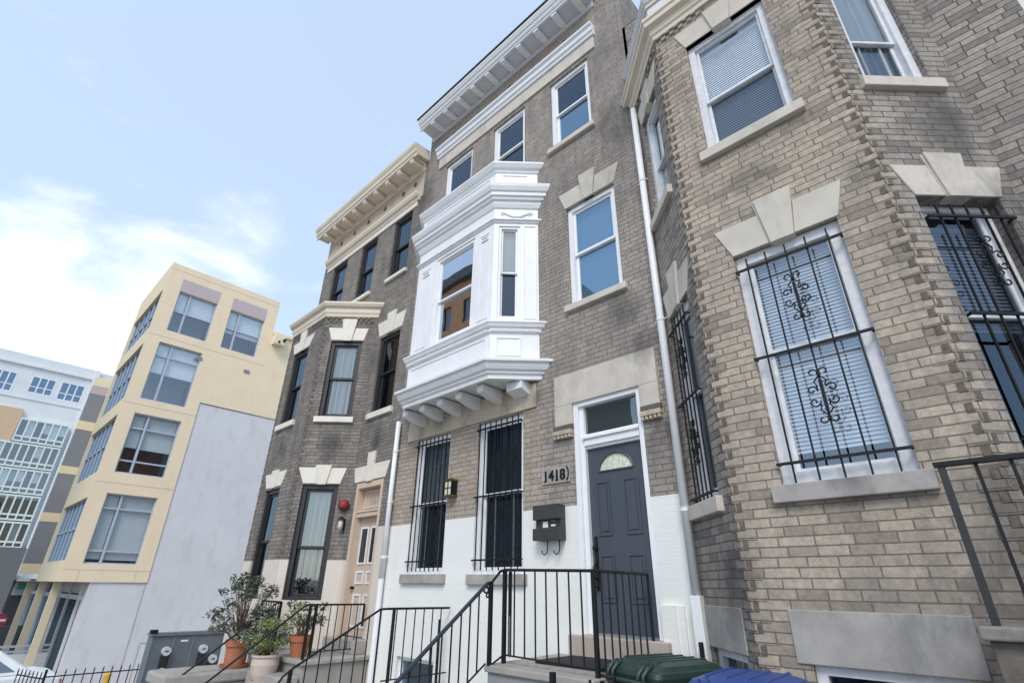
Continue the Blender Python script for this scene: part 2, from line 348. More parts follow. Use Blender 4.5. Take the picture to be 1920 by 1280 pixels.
def spiral(F, cu, cz, r0, r1, a0, a1, d, n=14):
    return [F.P(cu+(r0+(r1-r0)*t/n)*math.cos(a0+(a1-a0)*t/n), d, cz+(r0+(r1-r0)*t/n)*math.sin(a0+(a1-a0)*t/n)) for t in range(n+1)]
# ---------------------------------------------------------------- ground
def gz(x):
    return -1.66 + (.075*(x+2) if x < -2 else .02*(x+2)) if x > -120 else -1.66+.075*(-118)
def ground():
    xs = [-900, -400, -120]+[-110+5*k for k in range(24)]+[20, 60, 200, 900]
    ys = [-900, -200, -9.0, -2.6, 900]
    b = MB()
    for x0, x1 in zip(xs, xs[1:]):
        for y0, y1 in zip(ys, ys[1:]):
            if (y0, y1) == (-9.0, -2.6): b.mat('asphalt'); e = -.14
            else: b.mat('concrete'); e = 0
            b.face([(x0, y0, gz(x0)+e), (x1, y0, gz(x1)+e), (x1, y1, gz(x1)+e), (x0, y1, gz(x0)+e)])
    for x0, x1 in zip(xs, xs[1:]):      # kerbs
        b.mat('stone_grey')
        for y, s in ((-2.6, 1), (-9.0, -1)):
            b.face([(x0, y, gz(x0)-.14), (x1, y, gz(x1)-.14), (x1, y, gz(x1)), (x0, y, gz(x0))])
    tag(b.build('ground'), kind='structure')
ground()
# ---------------------------------------------------------------- window builder
def window(H, F, u0, u1, z0, z1, frame='white_trim', pane='glass', rec=.05, cas=.055, sash=.045, mid=None, blind=None, blind_z=None, sill=None, sillmat='stone', sillh=.12, silltop=None, label=None, lower_pane=None, d=0, bottom=.05):
    """double-hung window filling the opening u0..u1, z0..z1; returns the frame mesh (a part of H)"""
    d0 = d-rec; zm = mid if mid else (z0+z1)/2
    fm = mb(frame)
    fm.box(F, u0, u0+cas, d0-.10, d0, z0, z1).box(F, u1-cas, u1, d0-.10, d0, z0, z1).box(F, u0+cas, u1-cas, d0-.10, d0, z1-cas, z1).box(F, u0+cas, u1-cas, d0-.10, d0+.012, z0, z0+bottom)
    w = fm.build('window', H, bevel=.004)
    if label: w['label'] = label
    a, b = u0+cas, u1-cas
    for nm, lo, hi, dd in (('upper_sash', zm-.02, z1-cas, d0-.035), ('lower_sash', z0+bottom, zm+.02, d0-.068)):
        s = mb(frame); s.box(F, a, a+sash, dd-.03, dd, lo, hi).box(F, b-sash, b, dd-.03, dd, lo, hi).box(F, a+sash, b-sash, dd-.03, dd, hi-sash, hi).box(F, a+sash, b-sash, dd-.03, dd, lo, lo+sash)
        s.build('sash', w, bevel=.003)
        g = mb(lower_pane if (lower_pane and nm == 'lower_sash') else pane); g.face([F.P(a+sash, dd-.016, lo+sash), F.P(b-sash, dd-.016, lo+sash), F.P(b-sash, dd-.016, hi-sash), F.P(a+sash, dd-.016, hi-sash)]); g.build('pane', w)
    if blind:
        kind, bm_ = blind; zb0, zb1 = blind_z or (z0+.05, z1-.05); dd = d0-.115; s = mb(bm_)
        if kind == 'slats':
            z = zb1
            while z > zb0:
                s.hexa([F.P(a, dd, z-.017), F.P(b, dd, z-.017), F.P(b, dd-.014, z+.018), F.P(a, dd-.014, z+.018), F.P(a, dd+.002, z-.017), F.P(b, dd+.002, z-.017), F.P(b, dd-.012, z+.018), F.P(a, dd-.012, z+.018)]); z -= .0335
            s.box(F, a, b, dd-.03, dd, zb1, zb1+.04)
            s.build('blind', w)
        elif kind == 'curtain':
            n = 22
            for k in range(n):
                ua, ub = a+(b-a)*k/n, a+(b-a)*(k+1)/n; da, db = dd-.03*math.sin(k*1.9)-.02*math.sin(k*.7), dd-.03*math.sin((k+1)*1.9)-.02*math.sin((k+1)*.7)
                s.face([F.P(ua, da, zb0), F.P(ub, db, zb0), F.P(ub, db, zb1), F.P(ua, da, zb1)])
            s.build('curtain', w, smooth=True)
        else:
            s.box(F, a, b, dd-.01, dd, zb0, zb1); s.build('blind', w)
    if sill:
        e = sill; s = mb(sillmat); s.box(F, u0-e, u1+e, d-.12, d+.06, z0-sillh, z0-.001); s.build('sill', w, bevel=.008)
    return w
def grille(w, F, u0, u1, z0, z1, nb, bars_z, d=.032, orn=True, inset=.11, hh=.011):
    g = mb('black_iron')
    for z in bars_z: g.box(F, u0, u1, d-.004, d+.012, z-hh, z+hh)
    for z in bars_z:
        for u in (u0+.005, u1-.021): g.box(F, u, u+.016, -.02, d-.004, z-.008, z+.008)
    us = [u0+inset+(u1-u0-2*inset)*k/(nb-1) for k in range(nb)]
    for u in us: g.box(F, u-.0065, u+.0065, d-.018, d-.005, z0, z1)
    if orn:
        uc = us[nb//2]
        for za, zb in zip(sorted(bars_z), sorted(bars_z)[1:]):
            zc = (za+zb)/2+.03; dd = d-.0; r = .0065
            for sx in (-1, 1):
                for sz in (-1, 1):
                    a0 = 0 if sx > 0 else math.pi
                    # end curl
                    p = [F.P(uc, dd, zc+sz*.185)]+spiral(F, uc+sx*.042, zc+sz*.192, .036, .012, a0+math.pi, a0+math.pi-sx*sz*math.pi*1.55, dd)
                    g.tube(p, r, 5)
                    # shoulder
                    p = [F.P(uc, dd, zc+sz*.165), F.P(uc+sx*.045, dd, zc+sz*.115), F.P(uc+sx*.03, dd, zc+sz*.085)]+spiral(F, uc+sx*.072, zc+sz*.048, .040, .010, a0+math.pi*(1-.1), a0+math.pi*(1-.1)-sx*sz*math.pi*2.1, dd, 20)
                    g.tube(p, r, 5)
            g.box(F, uc-.013, uc+.013, d-.025, d+.008, zc+.17, zc+.2).box(F, uc-.013, uc+.013, d-.025, d+.008, zc-.2, zc-.17).box(F, uc-.011, uc+.011, d-.024, d+.006, zc-.13, zc+.13)
    return g.build('security_grille', w)
def lintel(H, F, b0, b1, t0, t1, z0, z1, kh=.12, kw=.17, mat='stone', d=0, kflare=.05):
    uc = (b0+b1)/2; s = mb(mat); k0, k1 = uc-kw/2, uc+kw/2; tk0, tk1 = k0-kflare, k1+kflare
    s.prism(F, [(b0, z0), (k0-.004, z0), (tk0-.004, z1), (t0, z1)], d-.08, d+.012); s.prism(F, [(k1+.004, z0), (b1, z0), (t1, z1), (tk1+.004, z1)], d-.08, d+.012)
    s.prism(F, [(k0, z0-.02), (k1, z0-.02), (tk1+.02, z1+kh), (tk0-.02, z1+kh)], d-.08, d+.035)
    s.prism(F, [(k0-.012, z0-.012), (k0-.001, z0-.012), (tk0-.022, z1+kh-.02), (tk0-.04, z1+kh-.02)], d-.08, d+.02)
    return s.build('lintel', H, bevel=.006)
# ================================================================ RIGHT HOUSE
HR = thing('brick_townhouse', 'tan brick townhouse nearest the camera with a three sided brick bay and barred windows', 'townhouse', (0, 5.2, -1.6), 'row of brick townhouses')
RT = 8.6
q = math.sqrt(2)
FF = Fr(-1.69, 4.44, 1, 0)               # front of bay, u 0..1.69
FRt = Fr(0, 4.44, 1, 1)                  # right side of bay
LR = .76*q+.004
FLt = Fr(-2.45, 5.2, 1, -1); LL = .76*q
hF1 = (.395, 1.295, .735, 2.92); hF2 = (.36, 1.27, 4.335, 6.10)
hR1 = (.20, .90, .735, 2.92); hR2 = (.20, .84, 4.30, 6.10)
hL1 = (.19, .80, .735, 2.85); hL2 = (.19, .80, 4.30, 6.05)
hFb = (.35, 1.20, -1.05, -.455); hLb = (.15, .85, -1.05, -.455)
w = mb('brick_right')
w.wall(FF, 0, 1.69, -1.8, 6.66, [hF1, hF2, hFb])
w.mat('brick_right_grey').wall(FRt, 0, LR, -1.8, 6.66, [hR1, hR2]).wall(FLt, 0, LL, -1.8, 6.66, [hL1, hL2, hLb])
FW = Fr(0, 5.2, 1, 0)
w.wall(FW, .754, 2.85, -1.8, RT, [(1.36, 2.2, 3.6, 5.3), (1.45, 2.4, .1, 2.9)])
w.wall(FW, -2.5, .754, 6.7, RT, [(-2.2, -1.5, 7.0, 8.2), (-1.2, -.5, 7.0, 8.2), (-.2, .5, 7.0, 8.2)])
w.mat('brick_right')
w.box(FW, -2.5, -2.45, -.5, 0, -1.8, RT).box(FW, 2.85, 2.9, -8, 0, -1.8, RT).box(FW, -2.5, 2.9, -8.2, -8, -1.8, RT).box(FW, -2.5, -2.49, -8, -.5, -1.8, RT)
w.build('wall', HR)
mb('black_roof').box(FW, -2.5, 2.9, -8, -.02, RT, RT+.05).build('roof', HR)
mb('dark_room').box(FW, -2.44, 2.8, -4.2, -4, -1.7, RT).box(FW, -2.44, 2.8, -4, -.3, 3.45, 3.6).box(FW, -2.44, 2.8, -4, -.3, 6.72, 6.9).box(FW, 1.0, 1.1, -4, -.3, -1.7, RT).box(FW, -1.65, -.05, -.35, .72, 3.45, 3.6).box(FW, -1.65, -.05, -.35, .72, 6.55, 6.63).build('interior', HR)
# toothed corners
def teeth(H, mat, Fa, ua, Fb, ub, z0, z1):
    """corner where wall Fa (ending at ua) meets wall Fb (starting at ub): stretchers and dark headers alternate"""
    b = mb(mat); z = z0; k = 0
    while z < z1:
        j = random.uniform(-.003, .004)
        if k % 2:
            b.mat(mat).box(Fa, ua-.10-.04*random.random(), ua+.016, -.05, .005+j, z+.004, z+.068); b.mat('dark_brick').box(Fb, ub+.004, ub+.054, -.03, .007, z+.003, z+.069)
        else:
            b.mat(mat).box(Fb, ub-.016, ub+.10+.04*random.random(), -.05, .005+j, z+.004, z+.068); b.mat('dark_brick').box(Fa, ua-.054, ua-.004, -.03, .007, z+.003, z+.069)
        z += .072; k += 1
    return b.build('corner_bricks', H)
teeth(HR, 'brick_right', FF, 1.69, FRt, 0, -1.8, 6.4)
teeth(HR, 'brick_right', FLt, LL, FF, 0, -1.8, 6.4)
# dentil bricks under the bay cornice
def dentils(H, mat, F, u0, u1, zt):
    b = mb(mat)
    for r_ in range(2):
        u = u0+(.06 if r_ else 0)
        while u < u1-.05: b.box(F, u, u+.06, -.02, .028-.008*r_, zt-.072*(r_+1)+.01, zt-.072*r_-.004); u += .12
    for z in (zt-.08, zt-.155): b.box(F, u0, u1, -.02, .006, z, z+.012)
    b.build('dentil_course', H)
dentils(HR, 'brick_right', FF, .03, .68, 6.63); dentils(HR, 'brick_right', FF, .99, 1.66, 6.63); dentils(HR, 'brick_right', FRt, .03, .38, 6.63); dentils(HR, 'brick_right', FRt, .69, LR-.1, 6.63); dentils(HR, 'brick_right', FLt, .05, .38, 6.63); dentils(HR, 'brick_right', FLt, .65, LL-.03, 6.63)
lintel(HR, FF, .40, 1.31, .265, 1.41, 2.925, 3.27, .16, .2)
lintel(HR, FRt, .20, .92, .08, 1.03, 2.925, 3.25, .13, .19)
lintel(HR, FLt, .19, .83, .10, .98, 2.86, 3.2, .16, .16)
lintel(HR, FF, .36, 1.27, .25, 1.40, 6.10, 6.42, .04, .2)
lintel(HR, FRt, .20, .86, .1, .98, 6.10, 6.42, .04, .18)
lintel(HR, FLt, .17, .82, .07, .95, 6.06, 6.40, .05, .16)
kw = dict(frame='white_old', rec=.055, cas=.10, sash=.032, sillh=.135, sill=.07, bottom=.1)
wn = window(HR, FF, *hF1[:2], .75, 2.92, pane='glass', mid=1.90, blind=('slats', 'blind'), blind_z=(1.0, 2.8), sillmat='stone_grey', label='front bay window with white blinds behind a scrolled iron grille', **kw)
grille(wn, FF, .40, 1.30, .74, 2.84, 5, (.905, 1.82, 2.72))
kr = dict(kw); kr['rec'] = .12; kr['cas'] = .05
wn = window(HR, FRt, *hR1[:2], .75, 2.92, pane='glass_dark', mid=1.90, blind=('slats', 'blind'), blind_z=(1.8, 2.75), **kr)
grille(wn, FRt, .2, .91, .74, 2.82, 5, (.905, 1.81, 2.69))
wn = window(HR, FLt, *hL1[:2], .75, 2.85, pane='glass_dark', mid=1.86, blind=('curtain', 'curtain_dark'), **kw)
grille(wn, FLt, .2, .8, .70, 2.77, 5, (.80, 1.77, 2.62))
kw2 = dict(kw); kw2['sillh'] = .125; kw2['cas'] = .08
window(HR, FF, *hF2[:2], 4.335, 6.10, pane='glass', mid=5.13, lower_pane='glass_dark', blind=('slats', 'blind_white'), blind_z=(4.5, 5.95), **kw2)
window(HR, FRt, *hR2[:2], 4.31, 6.10, pane='glass_grey', lower_pane='glass_dark', mid=5.02, blind=('curtain', 'blind_grey'), **kw2)
window(HR, FLt, *hL2[:2], 4.31, 6.05, pane='glass', mid=5.1, blind=('flat', 'blind'), blind_z=(5.1, 5.95), **kw2)
window(HR, FW, 1.36, 2.2, 3.6, 5.3, frame='white_old', sill=.07)
for u in (-2.2, -1.2, -.2): window(HR, FW, u, u+.7, 7.0, 8.2, frame='white_old', sill=.05)
# entrance of the right house
dr = mb('door_grey'); dr.box(FW, 1.5, 2.35, -.14, -.09, .1, 2.2); dr.build('door', HR, bevel=.005)
mb('white_old').box(FW, 1.45, 1.5, -.14, -.02, .1, 2.9).box(FW, 2.35, 2.4, -.14, -.02, .1, 2.9).box(FW, 1.5, 2.35, -.14, -.02, 2.2, 2.3).build('door_frame', HR)
# stone panels over the basement windows
for F_, u0, u1, z0, z1 in ((FF, .255, 1.30, -.455, -.12), (FLt, .02, .88, -.455, -.125)):
    mb('stone_grey').box(F_, u0, u1, -.1, .012, z0, z1).build('stone_panel', HR, bevel=.006)
for F_, h in ((FF, hFb), (FLt, hLb)):
    f = mb('white_old').box(F_, h[0], h[0]+.07, -.12, -.04, h[2], h[3]).box(F_, h[1]-.07, h[1], -.12, -.04, h[2], h[3]).box(F_, h[0]+.07, h[1]-.07, -.12, -.04, h[3]-.06, h[3]).box(F_, h[0]+.07, h[1]-.07, -.12, -.04, h[2], h[2]+.06).build('basement_window', HR)
    mb('glass_dark').box(F_, h[0]+.07, h[1]-.07, -.1, -.095, h[2]+.06, h[3]-.06).build('pane', f)
# bay cornice and parapet
bayp = [(-2.45, 5.2), (-1.69, 4.44), (0, 4.44), (.76, 5.2)]
mb('cream_trim').sweep(bayp, [(-.03, 6.60), (.03, 6.60), (.04, 6.66), (.06, 6.68), (.075, 6.76), (.14, 6.79), (.15, 6.86), (.17, 6.88), (.17, 6.93), (-.03, 6.95)]).build('bay_cornice', HR, bevel=.003)
mb('white_old').sweep(bayp, [(-.02, 6.95), (.05, 6.95), (.05, 7.35), (.08, 7.37), (.12, 7.45), (-.02, 7.47)]).build('bay_parapet', HR, bevel=.003)
mb('cream_trim').sweep([(-2.45, 5.2), (-1.69, 4.44), (0, 4.44), (.76, 5.2)], [(.052, 7.0), (.075, 7.0), (.075, 7.05), (.052, 7.05)]).sweep(bayp, [(.052, 7.26), (.075, 7.26), (.075, 7.3), (.052, 7.3)]).build('parapet_moulding', HR)
# right house stoop + rail
ST = mb('stone_dark'); ST.box(WORLD, -.28, 3.2, -4.4, -3.62, -1.8, -.20).box(WORLD, -.22, .3, -3.62, -3.3, -1.8, -.36).box(WORLD, .77, 3.2, -5.18, -4.4, -1.8, -.20)
st = ST.build('entrance_stoop', bevel=.01); tag(st, 'dark weathered stone stoop at the right edge below the black flat rail', 'stoop')
mb('stone_sooty').box(WORLD, -.31, 3.25, -4.42, -3.58, -.20, -.14).build('coping', st, bevel=.01)
rl = thing('iron_railing', 'heavy black railing with a wide flat post at the right edge of the photo', 'railing', (-.24, 3.7, -.14), 'iron stair railings')
mb('black_frame').box(WORLD, -.256, -.222, -3.72, -3.68, -.14, .63).build('post', rl)
mb('black_iron').box(WORLD, -.27, 3.0, -3.73, -3.67, .632, .655).build('top_rail', rl)
for k in range(22): mb('black_iron').box(WORLD, -.10+.142*k, -.083+.142*k, -3.709, -3.691, -.13, .632).build('baluster', rl)
# ================================================================ MIDDLE HOUSE
HM = thing('brick_townhouse', 'middle townhouse of grey brick with a white projecting wooden bay and white painted base', 'townhouse', (-5.17, 5.2, -1.6), 'row of brick townhouses')
MT = 10.05
F0 = FW
wA = (-7.25, -6.36, .165, 2.28); wB = (-5.70, -4.76, .155, 2.28); dO = (-3.87, -2.87, -.5, 2.2)
w2 = (-3.84, -2.95, 3.68, 5.45); t3 = [(-7.15, -6.26, 6.93, 8.60), (-5.62, -4.745, 6.93, 8.60), (-4.10, -3.24, 6.935, 8.60)]
bw = (-7.28, -6.42, -1.5, -.93)
oh = (-7.4, -4.6, 2.8, 6.3)
w = mb('brick_tan'); w.wall(F0, -7.85, -4.45, .91, 2.3, [wA, wB])
w.mat('brick_mid'); w.wall(F0, -4.45, -2.5, .91, 2.3, [dO]).wall(F0, -7.85, -2.5, 2.3, 9.25, [w2, oh]+t3)
w.wall(F0, -7.85, -7.42, 9.25, MT).wall(F0, -3.04, -2.5, 9.25, MT)
w.mat('brick_tan'); w.wall(F0, -7.42, -3.04, 9.25, MT)
w.mat('brick_mid'); w.box(F0, -2.5, -2.49, -8, -.0, 7.4, MT).box(F0, -7.86, -7.85, -8, 0, -1.8, MT).box(F0, -7.85, -2.5, -8.2, -8, -1.8, MT)
w.build('wall', HM)
w = mb('brick_white'); w.wall(F0, -7.83, -2.5, -2.3, .91, [wA, wB, dO, bw], d=.004); w.build('painted_base', HM)
mb('black_roof').box(F0, -7.85, -2.5, -8, -.02, MT, MT+.05).build('roof', HM)
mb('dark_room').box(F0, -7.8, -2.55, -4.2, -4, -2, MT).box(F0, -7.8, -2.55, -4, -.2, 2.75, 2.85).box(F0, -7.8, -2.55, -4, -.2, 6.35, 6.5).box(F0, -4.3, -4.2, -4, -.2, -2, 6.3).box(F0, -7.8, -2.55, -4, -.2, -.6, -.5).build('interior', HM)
mb('white_trim').wall(F0, -2.6, -2.5, .91, .92).build('wall_patch', HM) if False else None
# small patterned bricks in the frieze
for u in (-7.0, -5.2, -3.75): mb('stone_dark').box(F0, u, u+.09, 0, .022, 9.42, 9.491).box(F0, u+.02, u+.06, 0, .03, 9.489, 9.53).build('frieze_brick', HM)
FK = dict(frame='white_trim', rec=.045, cas=.065, sash=.04)
w_ = window(HM, F0, *wA, mid=1.205, pane='glass', lower_pane='glass_dark', blind=('curtain', 'curtain_dark'), sill=.09, sillmat='stone_grey', sillh=.13, label='left barred ground floor window', **FK)
grille(w_, F0, -7.24, -6.37, .20, 2.26, 8, (.34, 1.17, 2.16), orn=False, d=.04, inset=.06)
w_ = window(HM, F0, *wB, mid=1.205, pane='glass_dark', blind=('curtain', 'curtain_dark'), sill=.08, sillmat='stone_grey', sillh=.13, label='barred ground floor window beside the front door', **FK)
grille(w_, F0, -5.69, -4.77, .20, 2.26, 8, (.33, 1.17, 2.16), orn=False, d=.04, inset=.06)
window(HM, F0, *w2, mid=4.57, pane='glass_sky', blind=('flat', 'blind'), blind_z=(3.7, 5.4), sill=.07, sillh=.10, frame='white_trim', rec=.04, cas=.075, sash=.045)
for k, h in enumerate(t3): window(HM, F0, *h, mid=7.78, pane='glass_dark', lower_pane='glass_sky' if k == 2 else 'glass_dark', sill=.06 if k == 2 else .02, sillh=.10, frame='white_trim', rec=.04, cas=.075, sash=.04)
lintel(HM, F0, -3.86, -2.945, -3.98, -2.83, 5.47, 5.80, .16, .17)
# basement window
f = mb('white_trim').box(F0, bw[0], bw[0]+.05, -.12, -.05, bw[2], bw[3]).box(F0, bw[1]-.05, bw[1], -.12, -.05, bw[2], bw[3]).box(F0, bw[0]+.05, bw[1]-.05, -.12, -.05, bw[3]-.05, bw[3]).build('basement_window', HM)
mb('glass_sky').box(F0, bw[0]+.05, bw[1]-.05, -.1, -.095, bw[2], bw[3]-.05).build('pane', f)
# flat stone band + white moulding at third floor, frieze and cornice
mb('stone').box(F0, -7.42, -3.06, -.05, .03, 8.68, 9.0).build('stone_band', HM, bevel=.005)
mb('white_trim').sweep([(-7.45, 5.2), (-3.03, 5.2)], [(0.0, 8.99), (.06, 8.99), (.07, 9.04), (.10, 9.07), (.11, 9.15), (.15, 9.19), (.15, 9.24), (0.0, 9.27)], wall=False).build('moulding', HM, bevel=.003)
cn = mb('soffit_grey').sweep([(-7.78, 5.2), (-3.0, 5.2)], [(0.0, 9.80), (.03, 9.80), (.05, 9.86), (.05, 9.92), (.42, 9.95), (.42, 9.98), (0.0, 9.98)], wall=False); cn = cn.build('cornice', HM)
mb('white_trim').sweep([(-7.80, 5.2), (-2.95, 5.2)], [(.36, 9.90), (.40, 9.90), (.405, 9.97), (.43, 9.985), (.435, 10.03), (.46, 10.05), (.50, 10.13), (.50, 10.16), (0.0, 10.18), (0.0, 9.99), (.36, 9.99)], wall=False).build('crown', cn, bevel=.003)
mb('white_trim').box(F0, -7.80, -7.44, 0, .46, 9.90, 10.16).build('cornice_return', cn, bevel=.004) if False else None
mb('black_roof').box(F0, -7.82, -2.93, 0, .52, 10.181, 10.215).build('roof_edge', cn)
for k in range(10):
    u = -7.35+.46*k if k else -7.36
    b = mb('white_trim'); b.prism(Fr(u, 5.2, 0, -1), [(.02, 9.87), (.38, 9.84), (.385, 9.945), (.02, 9.92)], -.06, .06); b.build('bracket', cn, bevel=.006)
# entrance surround
s = mb('stone'); s.box(F0, -4.16, -2.615, -.1, .03, 2.2, 2.635).box(F0, -4.16, -3.872, -.1, .03, 1.93, 2.2).box(F0, -2.868, -2.615, -.1, .03, 1.93, 2.2); s.build('door_surround', HM, bevel=.006)
for a, b in ((-4.18, -3.875), (-2.866, -2.60)):
    cbm = mb('stone_dark')
    cbm.mat('stone_dark').box(F0, a, b, -.05, .045, 1.86, 1.928); cbm.mat('stone_stained').box(F0, a, b, -.05, .07, 1.80, 1.858)
    n = 5
    for k in range(n): cbm.box(F0, a+(b-a)*k/n+.008, a+(b-a)*(k+1)/n-.008, -.05, .06, 1.755, 1.80)
    cbm.build('corbel', HM, bevel=.005)
FD = F0
df = mb('white_trim')
df.box(FD, -3.87, -3.80, -.12, -.0, -.455, 2.2).box(FD, -3.80, -3.735, -.12, -.035, -.455, 2.17).box(FD, -2.93, -2.87, -.12, 0, -.455, 2.2).box(FD, -2.95, -2.93, -.12, -.035, -.455, 2.17)
df.box(FD, -3.80, -2.93, -.12, -.0, 2.14, 2.2).box(FD, -3.735, -2.95, -.12, -.02, 1.615, 1.70).box(FD, -3.75, -2.94, -.12, .005, 1.70, 1.735).box(FD, -3.735, -2.95, -.12, -.05, 1.58, 1.62).box(FD, -3.735, -2.95, -.12, -.05, 1.735, 1.77)
df.build('door_frame', HM, bevel=.004)
mb('glass_grey').box(FD, -3.735, -2.95, -.085, -.08, 1.77, 2.14).build('transom_pane', HM)
mb('grey_panel').box(FD, -3.735, -2.95, -.135, -.122, 1.7, 2.2).build('transom_lining', HM)
dm = mb('door_grey'); hol = [(-3.6, -3.08, 1.27, 1.50)]
dm.box(FD, -3.735, -2.95, -.12, -.09, -.44, 1.25).box(FD, -3.735, -2.95, -.12, -.09, 1.51, 1.60).box(FD, -3.735, -3.60, -.12, -.09, 1.25, 1.51).box(FD, -3.08, -2.95, -.12, -.09, 1.25, 1.51)
uc, zc_, R_ = -3.34, 1.285, .24
arc = [(uc+R_*math.cos(math.radians(a)), zc_+R_*.88*math.sin(math.radians(a))) for a in range(0, 181, 12)]
for k in range(len(arc)-1):
    a, b = arc[k], arc[k+1]
    dm.prism(FD, [(b[0], b[1]), (a[0], a[1]), (a[0], 1.51), (b[0], 1.51)], -.12, -.09)
dm.box(FD, -3.60, uc-R_, -.12, -.09, 1.25, 1.51).box(FD, uc+R_, -3.08, -.12, -.09, 1.25, 1.51).box(FD, uc-R_, uc+R_, -.12, -.09, 1.25, zc_)
door = dm.build('door', HM)
tr_ = mb('door_grey')
for k in range(len(arc)-1):
    a, b = arc[k], arc[k+1]; tr_.tube([FD.P(a[0], -.088, a[1]), FD.P(b[0], -.088, b[1])], .014, 6)
tr_.tube([FD.P(uc-R_, -.088, zc_), FD.P(uc+R_, -.088, zc_)], .014, 6)
for (a, b, c_, e) in ((-3.635, -3.445, .55, 1.17), (-3.255, -3.055, .55, 1.17), (-3.635, -3.435, -.14, .35), (-3.26, -3.05, -.14, .35)):
    tr_.box(FD, a, a+.022, -.09, -.078, c_, e).box(FD, b-.022, b, -.09, -.078, c_, e).box(FD, a+.022, b-.022, -.09, -.078, e-.022, e).box(FD, a+.022, b-.022, -.09, -.078, c_, c_+.022).box(FD, a+.045, b-.045, -.09, -.080, c_+.05, e-.05)
tr_.build('panel_moulding', door, bevel=.003)
mb('glass_frost').prism(FD, arc, -.108, -.103).build('fan_light', door)
hl = mb('black_iron'); hl.box(FD, -3.70, -3.66, -.09, -.08, -.02, .55); hl.tube([FD.P(-3.68, -.085, .08), FD.P(-3.68, -.02, .12), FD.P(-3.68, -.015, .22), FD.P(-3.68, -.085, .28)], .012, 6); hl.tube([FD.P(-3.68, -.085, .42), FD.P(-3.68, -.04, .42)], .028, 10); hl.tube([FD.P(-3.68, -.085, .02), FD.P(-3.68, -.03, .02), FD.P(-3.72, -.02, -.03)], .011, 6)
hl.build('handle', door)
mb('steel_trim').box(FD, -3.735, -2.95, -.12, -.03, -.455, -.437).build('threshold', HM)
mb('brick_white').box(F0, -2.90+.04, -2.70, 0, .05, -1.8, -.14).box(F0, -2.70, -2.62, 0, .03, -1.8, -.14).build('painted_pier', HM)
# downspouts
def spout(H, x, y, ztop, zj, r_, zb, wide):
    s = mb('white_trim'); s.tube([(x, y, zj), (x, y, ztop)], r_, 12, cap=True); o = s.build('downspout', H, smooth=True)
    s = mb('white_trim')
    if wide: s.box(WORLD, x-.05, x+.05, -y-.045, -y+.045, zb, zj)
    else: s.tube([(x, y, zb), (x, y, zj)], r_*1.05, 12)
    s.build('pipe_section', o, bevel=.006 if wide else 0)
    n = 3
    for k in range(n):
        s = mb('white_trim'); z = zj+(ztop-zj)*(k+.35)/n; s.tube([(x, y, z), (x, y, z+.035)], r_*1.15, 12); s.tube([(x-.085, y+.02, z+.01), (x+.085, y+.02, z+.03)], .008, 6)
        s.build('pipe_clip', o)
spout(HM, -2.44, 5.10, 6.50, -.05, .044, -1.8, True)
spout(HM, -7.80, 5.12, 2.72, .1, .042, -2.2, False)
# --- projecting wooden bay (oriel)
P0, P1, P2, P3 = (-7.54, 5.2), (-7.02, 4.68), (-4.96, 4.68), (-4.44, 5.2)
OF = Fr(-7.02, 4.68, 1, 0); OR = Fr(-4.96, 4.68, 1, 1); OL = Fr(-7.54, 5.2, 1, -1); LO = .52*q
op = [P0, P1, P2, P3]
hof = (.56, 1.60, 3.68, 5.44); hor = (.085, .44, 3.68, 5.44); hol_ = (.20, .56, 3.68, 5.44)
b = mb('white_trim'); b.wall(OF, 0, 2.06, 2.72, 6.7, [hof]).wall(OR, 0, LO, 2.72, 6.7, [hor]).wall(OL, 0, LO, 2.72, 6.7, [hol_])
b.face([(P0[0], P0[1], 2.72), (P1[0], P1[1], 2.72), (P2[0], P2[1], 2.72), (P3[0], P3[1], 2.72)]); b.face([(P0[0], P0[1], 6.7), (P1[0], P1[1], 6.7), (P2[0], P2[1], 6.7), (P3[0], P3[1], 6.7)])
ori = b.build('projecting_bay', HM)
mb('white_trim').sweep(op, [(-.01, 2.68), (.025, 2.69), (.03, 2.75), (.06, 2.765), (.065, 2.80), (.10, 2.815), (.125, 2.86), (.13, 2.90), (.175, 2.915), (.18, 2.955), (-.01, 2.985)]).build('lower_cornice', ori, bevel=.002)
mb('white_trim').sweep(op, [(-.01, 3.44), (.03, 3.445), (.035, 3.50), (.07, 3.515), (.09, 3.56), (.105, 3.575), (.105, 3.60), (-.01, 3.62)]).build('sill_moulding', ori, bevel=.002)
for F_, ln in ((OF, 2.06), (OR, LO), (OL, LO)):
    k = 0; dn = mb('white_trim')
    while .01+k*.04 < ln-.02: dn.box(F_, .01+k*.04, .034+k*.04, .0, .052, 3.455, 3.492); k += 1
    dn.build('dentils', ori)
mb('white_trim').sweep(op, [(-.01, 5.49), (.02, 5.50), (.03, 5.53), (.055, 5.54), (.055, 5.565), (-.01, 5.575)]).build('head_moulding', ori, bevel=.002)
mb('white_trim').sweep(op, [(-.01, 5.80), (.02, 5.81), (.05, 5.88), (.055, 5.93), (.09, 5.94), (.10, 5.99), (.13, 6.0), (.135, 6.06), (.16, 6.08), (.19, 6.15), (.20, 6.21), (-.01, 6.23)]).build('upper_cornice', ori, bevel=.002)
mb('white_trim').sweep(op, [(-.01, 6.60), (.02, 6.61), (.03, 6.66), (.07, 6.68), (.11, 6.75), (.11, 6.78), (-.01, 6.79)]).build('parapet_cap', ori, bevel=.002)
pn = mb('white_trim')
def panel(b, F, u0, u1, z0, z1, t=.025, d=.014):
    b.box(F, u0, u0+t, 0, d, z0, z1).box(F, u1-t, u1, 0, d, z0, z1).box(F, u0+t, u1-t, 0, d, z1-t, z1).box(F, u0+t, u1-t, 0, d, z0, z0+t)
